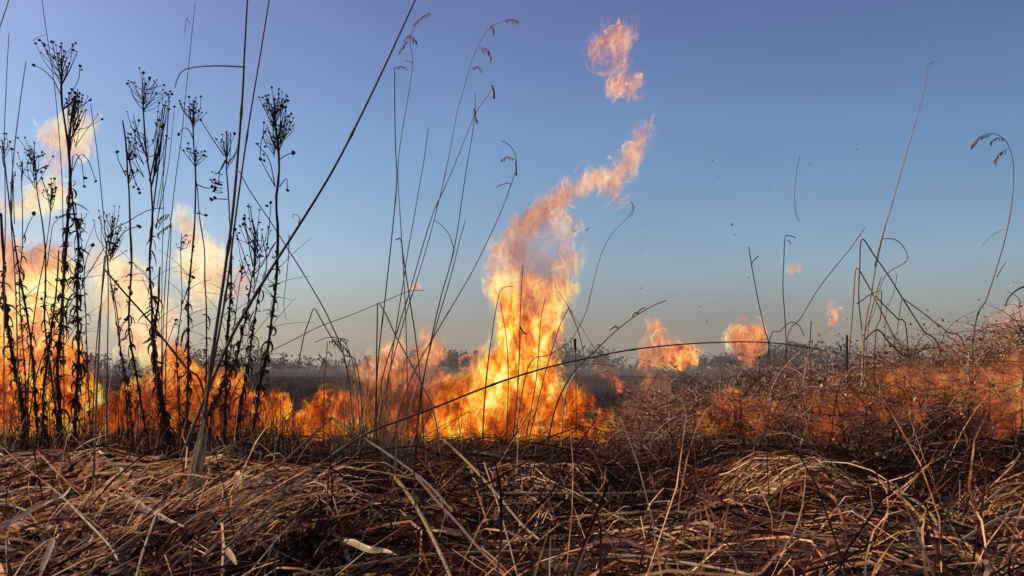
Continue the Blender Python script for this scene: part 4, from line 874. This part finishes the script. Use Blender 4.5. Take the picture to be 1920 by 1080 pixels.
stalk('stiff short upright stem before the ragged fire', [(708, 568), (707, 620), (706, 680), (706, 760)], 2.15, 3, 3.4, D, 2.15, r=.6)
stalk('charred upright stalk inside the tall fire column, tip above the yellow', [(980, 498), (978, 540), (975, 600), (974, 660), (970, 740), (962, 820)], 2.9, 2, 4, D, 2.9, [('leaf', [(988, 628), (980, 622), (975, 612)], 3, 3, 'leaf')], r=.2)
stalk('charred stalk hooked at its tip on the left side of the tall column', [(962, 537), (948, 538), (938, 546), (930, 580), (922, 630), (914, 690), (908, 760), (905, 820)], 2.95, 2, 5, D, 2.95, r=.2)
stalk('thin charred stalk curving up inside the tall column', [(938, 566), (944, 600), (950, 640), (953, 700), (952, 760), (950, 830)], 2.9, 1.6, 3.4, D, 2.9, r=.2)
stalk('charred stalk on the right side inside the tall column', [(1022, 560), (1014, 600), (1010, 660), (1004, 720), (990, 800)], 2.95, 1.8, 3.5, D, 2.95, r=.2)
stalk('dark stem leaning right out of the tall column foot', [(1067, 575), (1050, 610), (1040, 640), (1022, 700), (1000, 790)], 2.95, 2.4, 3.4, D, 2.95, [('twig', [(1094, 660), (1084, 620), (1067, 578)], 1.4, 1.8, 'twig')], r=.4)
stalk('long thin stalk curving up right of the tall column', [(1190, 385), (1175, 410), (1150, 435), (1130, 470), (1115, 520), (1103, 570), (1092, 600), (1068, 640), (1030, 665), (990, 690)], 2.7, .9, 2.6, D, 2.9, [('twig', [(1184, 378), (1188, 395), (1180, 408)], 1.5, 1, 'twig')], r=.5)
stalk('thin stem with a charred bud right of the tall column foot', [(1077, 640), (1079, 665), (1080, 700), (1080, 745)], 2.8, 1.6, 2.4, D, 2.8, [('bud', [(1078, 636), (1078, 645), (1079, 660)], 6, 3, 'twig')], r=.1)
stalk('dark stem with pale burning buds arching up right past the smoke', [(1250, 563), (1225, 573), (1195, 590), (1165, 612), (1142, 632), (1118, 656), (1096, 676), (1068, 708), (1040, 770)], 2.4, 1.8, 4.5, D, 2.6, r=.5)
for lb, p_ in (('pale papery husk on the arching dark stem, nearest its tip', [(1192, 588), (1200, 580), (1210, 576)]), ('pale papery husk on the arching dark stem, below its twin', [(1184, 594), (1190, 586), (1197, 588)]), ('pale yellow husk floating left of the arching dark stem', [(1143, 618), (1152, 612), (1160, 616)])):
    stalk(lb, p_, 2.38, 6, 4, M_pale, 2.38, ground=False, name='husk', cat='husk', r=.95)
stalk('great arching stalk spanning from the straw over the fire to the brush', [(1535, 655), (1505, 650), (1460, 644), (1400, 641), (1320, 643), (1240, 649), (1170, 658), (1100, 672), (1030, 688), (950, 712), (880, 738), (810, 766), (740, 792), (690, 812), (630, 850), (560, 900)], 1.9, 2.2, 4.8, D, 1.6, (), (.35, .6), r=.55)
stalk('pale straw lying level right of the tall column foot', [(1155, 686), (1120, 681), (1080, 682), (1045, 684)], 2.6, 3.5, 2, M_pale, 2.6, ground=False, name='straw', cat='straw', r=.8)
stalk('shorter pale straw just under the level pale straw', [(1140, 694), (1122, 699), (1108, 703)], 2.6, 3, 2, M_pale, 2.6, ground=False, name='straw', cat='straw', r=.7)
stalk('pale short stem standing crooked right of the tall column foot', [(1078, 700), (1068, 720), (1060, 742), (1055, 780)], 2.6, 3.2, 3, M_pale, 2.6, r=.6)
# right side
stalk('tall pale leaning stalk with a bright tip, highest on the right', [(1753, 116), (1740, 122), (1735, 160), (1722, 210), (1706, 265), (1690, 320), (1672, 385), (1655, 440), (1642, 500), (1632, 560), (1620, 640)], 2.1, 1.3, 5, M_pale, 2.2, [('leaf', [(1660, 422), (1650, 460), (1640, 500)], 2, 5, 'leaf')], (.55,), r=.25)
stalk('nodding stalk with a drooping dark plume at the right edge', [(1820, 275), (1838, 256), (1862, 250), (1884, 262), (1897, 290), (1901, 330), (1896, 390), (1884, 450), (1868, 505), (1850, 560), (1826, 625)], 2.2, 1.2, 4.5, Lm, 2.3,
      [('spikelets', [(1822, 274), (1838, 258), (1860, 252)], 3.2, 9, 'grain'), ('spikelets', [(1866, 302), (1874, 288), (1888, 280)], 3.2, 11, 'grain'), ('spikelets', [(1856, 268), (1870, 258), (1884, 262)], 2.4, 9, 'grain'), ('leaf', [(1886, 490), (1876, 506), (1868, 520)], 1, 2.5, 'leaf'), ('twig', [(1840, 462), (1862, 440), (1884, 430)], .8, .8, 'twig')], (.6,), r=.5)
stalk('thin leaning twig with small buds, left of the hooked twig', [(1404, 463), (1408, 490), (1415, 530), (1424, 575), (1434, 620), (1442, 660)], 2.6, 2, 3, D, 2.6, [('twig', [(1422, 480), (1412, 490), (1408, 500)], 2.4, 1.2, 'twig')], r=.4)
stalk('upright twig hooked over at the top above the brush', [(1492, 446), (1482, 442), (1472, 444), (1470, 480), (1468, 540), (1472, 600), (1474, 660)], 2.6, 2, 2.6, D, 2.6, [('twig', [(1482, 458), (1480, 452), (1474, 450)], 2, 1.2, 'twig')], r=.5)
stalk('long straight stem leaning right between hooked twig and bent stalks', [(1621, 428), (1595, 465), (1560, 508), (1530, 548), (1502, 596), (1474, 645)], 2.5, 1.8, 2.8, Lm, 2.5, r=.4)
stalk('little arched stem at the foot of the hooked twig', [(1508, 630), (1498, 610), (1482, 604), (1462, 622), (1442, 645)], 2.5, 2, 2.4, D, 2.5, r=.5)
stalk('short upright twig just right of the little arched stem', [(1521, 602), (1519, 640), (1518, 665)], 2.6, 2.2, 2.6, D, 2.6, r=.5)
stalk('thick charred stub standing at the left foot of the bent stalks', [(1588, 628), (1588, 650), (1588, 675)], 2.4, 5, 5.5, D, 2.4, r=.0)
stalk('tall bent stalk snapped over to the right in a long slope', [(1616, 620), (1610, 560), (1612, 500), (1616, 448), (1640, 480), (1668, 520), (1694, 562), (1730, 618), (1765, 665)], 2.3, 3, 3.4, Lm, 2.35, r=.45)
stalk('lower bent stalk snapped over inside the taller bent one', [(1592, 660), (1598, 590), (1602, 530), (1606, 502), (1622, 525), (1648, 575), (1675, 630), (1690, 665)], 2.32, 3, 3.4, Lm, 2.35, r=.75)
stalk('stalk curled into an open loop beside the tall pale stalk', [(1652, 448), (1675, 448), (1692, 460), (1702, 482), (1694, 494), (1664, 512), (1650, 540), (1640, 580), (1625, 640)], 2.28, 2, 3.4, M_pale, 2.3, r=.35)
stalk('stem sloping down right from the tall bent stalk into the brush', [(1690, 558), (1715, 575), (1745, 598), (1775, 622), (1810, 655)], 2.35, 2.2, 4, Lm, 2.35, r=.3)
stalk('pale stem dropping from the sloping stem to the brush', [(1691, 556), (1686, 590), (1681, 625), (1676, 655)], 2.35, 2.6, 3, M_pale, 2.35, r=.15)
stalk('short stem crossing level inside the bent stalks', [(1648, 545), (1632, 552), (1618, 562), (1606, 570)], 2.3, 2.4, 2.4, D, 2.3, ground=False, r=.7)
stalk('dark stem sloping right low inside the bent stalks', [(1642, 555), (1660, 575), (1685, 600), (1700, 625)], 2.3, 2.8, 2.8, D, 2.3, r=.6)
stalk('pale stem leaning left low inside the bent stalks', [(1652, 520), (1640, 560), (1628, 605), (1618, 650)], 2.25, 3, 3.4, M_pale, 2.3, r=.2)
stalk('stiff dark upright stem low among the bent stalks', [(1653, 545), (1652, 580), (1650, 600), (1641, 640)], 2.3, 2.4, 3, D, 2.3, r=.7)
stalk('dark bent stem lowest of the bent stalks, resting on the brush', [(1618, 640), (1645, 618), (1665, 640), (1690, 665), (1712, 690)], 2.25, 3.4, 4, D, 2.3, r=.6)
stalk('thin leaning stem between the loop and the pale dropping stem', [(1682, 512), (1678, 540), (1668, 570), (1660, 600)], 2.35, 1.6, 2.2, Lm, 2.35, r=.6)
stalk('crooked stem at the right edge over the dull orange fire', [(1925, 535), (1905, 545), (1890, 560), (1886, 575)], 2.4, 4, 2.5, D, 2.4, ground=False, r=.5)
stalk('faint isolated thread of dry grass hanging high over the two twigs', [(1500, 290), (1494, 320), (1490, 360), (1492, 400), (1499, 415)], 2.4, 1, 1.5, D, 2.4, ground=False, name='grass_thread', cat='grass thread', r=.9)

# straws lying on the mat; photo points are laid on the ground they lie on
def lie(label, pts, w, mat=None, h=.045, name='straw', cat='straw', kind='tube', r=None):
    P = []
    for i, (x, y) in enumerate(spline([(a, b) for a, b in pts], 14)):
        Y = 1500 * (CAMZ - h - .022) / max(y - CY, 60); P.append(W(x, y, Y))
    P = np.array(P); base = P[len(P) // 2].copy(); kk = P[:, 1] / F
    m = MB(); rr = rng.random() if r is None else r
    if kind == 'tube': m.tube(P - base, np.full(len(P), w / 2) * kk, 6, rr)
    else: m.ribbon(P - base, w * kk * np.interp(np.linspace(0, 1, len(P)), [0, .15, .6, 1], [.4, 1, .9, .2]), (.1, -.7, .7), rr, .25)
    return tag(link_obj(name, m.mesh(name, mat or M_stalk), None, tuple(base)), label, cat)
lie('pale straight straw sloping down from the left edge into the mat', [(-10, 845), (60, 888), (110, 925), (160, 975), (205, 1022), (222, 1052)], 5, M_pale, .06, r=.25)
lie('dark straw sloping up right from the bottom edge to a peak at the fire edge', [(300, 1085), (390, 1000), (480, 915), (560, 840), (622, 783)], 5, M_stalk, .09, r=.3)
lie('straw sloping down right from the peak at the fire edge', [(622, 783), (680, 820), (740, 860), (800, 905), (850, 960)], 5, M_dark, .09, r=.8)
lie('long brown straw rising right beside the peaked pair', [(420, 1030), (520, 935), (600, 872), (690, 802)], 5.5, M_stalk, .08, r=.5)
lie('straw parallel to the long brown one, slightly lower', [(450, 1020), (560, 925), (640, 855)], 5, M_stalk, .07, r=.6)
lie('thick pale-brown straw running down right below the middle of the mat', [(738, 892), (768, 930), (800, 985), (836, 1060), (850, 1095)], 8, M_stalk, .06, r=.7)
lie('pale straw slanting down right from the foot of the tall fire', [(832, 825), (880, 870), (930, 925), (980, 985), (1012, 1012)], 5, M_pale, .06, r=.15)
lie('dark straw slanting down right under the pale slanting one', [(770, 880), (820, 940), (862, 985), (900, 1030), (950, 1080)], 6, M_dark, .07, r=.8)
lie('thin pale straw standing steeply in the middle of the mat', [(908, 868), (935, 950), (955, 1020), (972, 1085)], 3.5, M_stalk, .06, r=.9)
lie('long smooth straw lying nearly level along the bottom middle', [(550, 1078), (660, 1062), (760, 1045), (880, 1036), (1050, 1032)], 5.5, M_stalk, .05, r=.85)
lie('broad curled yellow leaf lying in the bottom middle', [(645, 1014), (662, 1020), (690, 1032), (720, 1034), (745, 1042)], 16, M_pale, .05, 'leaf', 'leaf', 'ribbon', .3)
lie('short crumpled pale yellow leaf at the bottom left of the thick clump', [(418, 1024), (428, 1036), (438, 1050), (444, 1062)], 12, M_stalk, .05, 'leaf', 'leaf', 'ribbon', .95)
lie('pale knotted leaf where the straight straw meets the left mound', [(80, 950), (100, 938), (118, 932), (138, 908)], 9, M_pale, .07, 'leaf', 'leaf', 'ribbon', .8)
lie('broad olive-brown leaf curving over the left mound to the left edge', [(-20, 1000), (20, 984), (70, 955), (120, 930), (180, 910)], 22, M_stalk, .05, 'leaf', 'leaf', 'ribbon', .45)
lie('broad brown leaf running down right from the left mound', [(235, 930), (270, 955), (310, 975), (345, 988)], 14, M_stalk, .06, 'leaf', 'leaf', 'ribbon', .5)
lie('broad brown leaf hanging steeply at the bottom left', [(100, 1010), (95, 1030), (85, 1055), (72, 1090)], 14, M_stalk, .06, 'leaf', 'leaf', 'ribbon', .35)
lie('slender straw rising right near the bottom left corner', [(150, 1090), (210, 1040), (270, 1000), (320, 985), (400, 965)], 7, M_stalk, .06, r=.6)
lie('upright pale straw leaning right before the thick clump', [(306, 930), (290, 975), (270, 1030), (255, 1085)], 5, M_stalk, .06, r=.9)
lie('pale level straw reaching right from the middle of the mat', [(900, 926), (980, 925), (1060, 925), (1160, 925), (1240, 921)], 4, M_pale, .05, r=.4)
lie('pale straw slanting right from the middle over the first dark hollow', [(1020, 895), (1090, 930), (1150, 965), (1215, 998), (1260, 1015)], 4, M_pale, .05, r=.1)
lie('bright golden straw sweeping right along the bottom, lowest one', [(1140, 1040), (1220, 1046), (1300, 1058), (1380, 1072), (1430, 1085)], 6, M_pale, .05, r=.55)
lie('golden straw lying level above the lowest sweeping straw', [(1100, 1048), (1200, 1044), (1290, 1038), (1400, 1036), (1480, 1040)], 5, M_pale, .05, r=.35)
lie('straight straw lying level left of the right star of stalks', [(1430, 1030), (1520, 1034), (1620, 1030), (1740, 1026)], 4.5, M_stalk, .05, r=.95)
lie('arched stalk over the dark hollow on the right', [(1630, 895), (1680, 918), (1725, 945), (1752, 972), (1758, 990)], 6, M_pale, .06, r=.2)
lie('short pale knob on the rim of the right dark hollow', [(1704, 1014), (1710, 1012), (1718, 1016)], 10, M_pale, .05, 'leaf', 'leaf', 'ribbon', .8)
lie('thick straw fanning right from the star of stalks, top one', [(1800, 1015), (1850, 985), (1890, 965), (1935, 948)], 7, M_pale, .06, r=.3)
lie('straw rising steeply right over the star of stalks', [(1838, 950), (1868, 925), (1890, 908)], 5, M_stalk, .07, r=.9)
lie('straw crossing down right from the star of stalks', [(1795, 1030), (1840, 1050), (1890, 1080)], 4.5, M_pale, .05, r=.1)
lie('straw running from the star of stalks down left along the bottom right', [(1785, 1022), (1740, 1040), (1690, 1058), (1630, 1075)], 5.5, M_pale, .05, r=.2)
lie('short thick dark stick lying just before the tall fire', [(890, 848), (920, 853), (960, 862), (990, 870)], 10, M_dark, .03, 'stick', 'stick', r=.1)

# the thick clump of pale sheaths at the foot of the reed
rt = link_obj('grass_clump', None, None, W(345, 990, 1.42)); tag(rt, 'thick upright clump of golden grass sheaths at the foot of the reed', 'grass clump')
bs = np.array(rt.location)
for (a, b, c_, w_) in (((384, 785), (365, 900), (340, 985), 7), ((376, 800), (358, 905), (348, 990), 6), ((368, 830), (350, 920), (332, 985), 6), ((390, 800), (376, 890), (358, 990), 6), ((362, 870), (350, 930), (320, 985), 5), ((396, 850), (380, 920), (366, 990), 4), ((372, 860), (362, 930), (350, 995), 7)):
    m = MB(); P = spline([W(*a, 1.45), W(*b, 1.44 + rng.normal() * .01), W(*c_, 1.42)], 10)
    m.ribbon(P - bs, np.interp(np.linspace(0, 1, 10), [0, .3, 1], [.5, 1.2, 2.2]) * w_ * 1.44 / F, (rng.normal() * .4, -1, .2), rng.random() * .35, .35)
    link_obj('sheath', m.mesh('sheath', M_pale), rt)

# upright straws in the star of stalks, lower right
rt = link_obj('straw_star', None, None, W(1790, 1020, 1.3)); tag(rt, 'star of stiff stalks bursting from one root at the lower right', 'grass clump')
bs = np.array(rt.location)
for (x, y, w_) in ((1832, 920, 4), (1826, 1040, 3), (1800, 900, 3), (1860, 1000, 5), (1765, 985, 4), (1740, 1000, 4), (1812, 930, 3), (1900, 1010, 4), (1880, 960, 4), (1752, 950, 3), (1780, 920, 3), (1910, 1040, 4)):
    m = MB(); P = spline([W(x, y, 1.3 + rng.normal() * .08), W((x + 1788) / 2 + 4, (y + 1020) / 2 - 6, 1.3), W(1788 + rng.normal() * 4, 1024, 1.3)], 8)
    m.tube(P - bs, np.linspace(.5, 1, 8) * w_ * 1.2 / F / 2, 5, rng.random()); link_obj('stalk', m.mesh('stalk', M_pale if rng.random() < .4 else M_stalk), rt)

# flakes of ash drifting over the fire
for i, (x, y, s_) in enumerate(((1336, 302, 2.6), (1348, 330, 2), (1519, 308, 2.4), (1606, 280, 2.4), (1444, 356, 2.2), (1372, 421, 4.0), (1378, 440, 2), (1312, 575, 2.4), (1326, 603, 2.2), (1404, 520, 2.2), (1100, 432, 3), (1105, 428, 4), (1200, 422, 2), (898, 365, 2), (1205, 468, 2), (993, 382, 2), (1076, 433, 2.4), (706, 400, 1.6), (1202, 540, 2.6), (1652, 255, 2))):
    Y = 2.6; c0 = np.array(W(x, y, Y)); k = Y / F; r = np.random.default_rng(900 + i)
    a = np.sort(r.uniform(0, 6.28, 6)); rr = r.uniform(.4, 1.0, 6) * s_ * k
    R1 = np.stack([np.cos(a) * rr, r.normal(size=6) * .3 * s_ * k, np.sin(a) * rr * .8], -1)
    V = np.vstack([R1, R1 * .9 + np.array([0, .5 * k, 0])])
    Q = np.array([[j, (j + 1) % 6, 6 + (j + 1) % 6, 6 + j] for j in range(6)])
    T = np.array([[0, j, j + 1] for j in range(1, 5)] + [[6, 6 + j + 1, 6 + j] for j in range(1, 5)])
    pale_ = i in (5, 18)
    o = link_obj('ash_flake', mesh_np('ash_flake', V, [Q, T], M_pale if pale_ else M_dark, {'rnd': np.full(12, .9 if pale_ else .1)}, False), None, tuple(c0))
    tag(o, ('whitish ash flake, higher of two, in the sky over the brush' if i == 5 else 'whitish ash flake, lower of two, right of the tall column') if pale_ else 'tiny dark ash flake floating in the sky over the fire', 'ash flake', 'ash flakes drifting in the sky')

# low banks of smoke over the burnt field
sm, smt = mat_new('smoke'); so = N(smt, 'ShaderNodeOutputMaterial'); sv = N(smt, 'ShaderNodeVolumePrincipled')
sv.inputs['Color'].default_value = (.74, .68, .70, 1); sv.inputs['Density'].default_value = .012
smt.links.new(sv.outputs[0], so.inputs['Volume'])
def smoke_bank(c, rad, seed):
    r = np.random.default_rng(seed); nu, nv = 28, 12; V = []
    for j in range(nv + 1):
        ph = math.pi * j / nv
        for i in range(nu):
            th = 2 * math.pi * i / nu; d = np.array([math.sin(ph) * math.cos(th), math.sin(ph) * math.sin(th), math.cos(ph)])
            s_ = 1 + .35 * mn.fractal(Vector(d * 1.8 + np.array([seed * 3.0, 0, 0])), 1., 2., 3)
            V.append(d * s_ * np.array(rad))
    Q = [(j * nu + i, j * nu + (i + 1) % nu, (j + 1) * nu + (i + 1) % nu, (j + 1) * nu + i) for j in range(nv) for i in range(nu)]
    return link_obj('smoke', mesh_np('smoke', np.array(V), np.array(Q)[:, ::-1], sm), None, c)
tag(smoke_bank((-7.5, 34, .05), (4.5, 3.5, .42), 1), 'low white smoke drifting over the field left of the ragged fire', 'smoke', kind='stuff')
tag(smoke_bank((5.5, 38, .05), (6.5, 4, .55), 2), 'low violet smoke over the field right of the tall fire', 'smoke', kind='stuff')
tag(smoke_bank((-19, 36, .05), (8, 4, .40), 3), 'thin low smoke on the field behind the scorched weeds', 'smoke', kind='stuff')

sm2 = sm.copy(); sm2.name = 'brown_smoke'
for n_ in sm2.node_tree.nodes:
    if n_.type == 'PRINCIPLED_VOLUME': n_.inputs['Color'].default_value = (.55, .45, .40, 1); n_.inputs['Density'].default_value = .028
o = smoke_bank((2.5, 11, .3), (5.5, 3.0, .95), 4); o.data.materials[0] = sm2
tag(o, 'thin brown smoke hanging behind the tall fire and over the brush', 'smoke', kind='stuff')

# smoke-filled air: an even haze
hz, ht = mat_new('haze'); ho = N(ht, 'ShaderNodeOutputMaterial'); pv = N(ht, 'ShaderNodeVolumePrincipled')
pv.inputs['Color'].default_value = (.86, .80, .74, 1); pv.inputs['Density'].default_value = .0009; pv.inputs['Anisotropy'].default_value = .2
ht.links.new(pv.outputs[0], ho.inputs['Volume'])
HX, HY0, HY1, HZ0, HZ1 = 700, -60, 1100, -1.2, 14
hv = [(x, y, z) for z in (HZ0, HZ1) for y in (HY0, HY1) for x in (-HX, HX)]
hq = [(0, 2, 3, 1), (4, 5, 7, 6), (0, 1, 5, 4), (2, 6, 7, 3), (0, 4, 6, 2), (1, 3, 7, 5)]
tag(link_obj('haze', mesh_np('haze', hv, np.array(hq), hz, smooth=False)), 'thin grey smoke haze hanging over the burnt field', 'haze', kind='stuff')
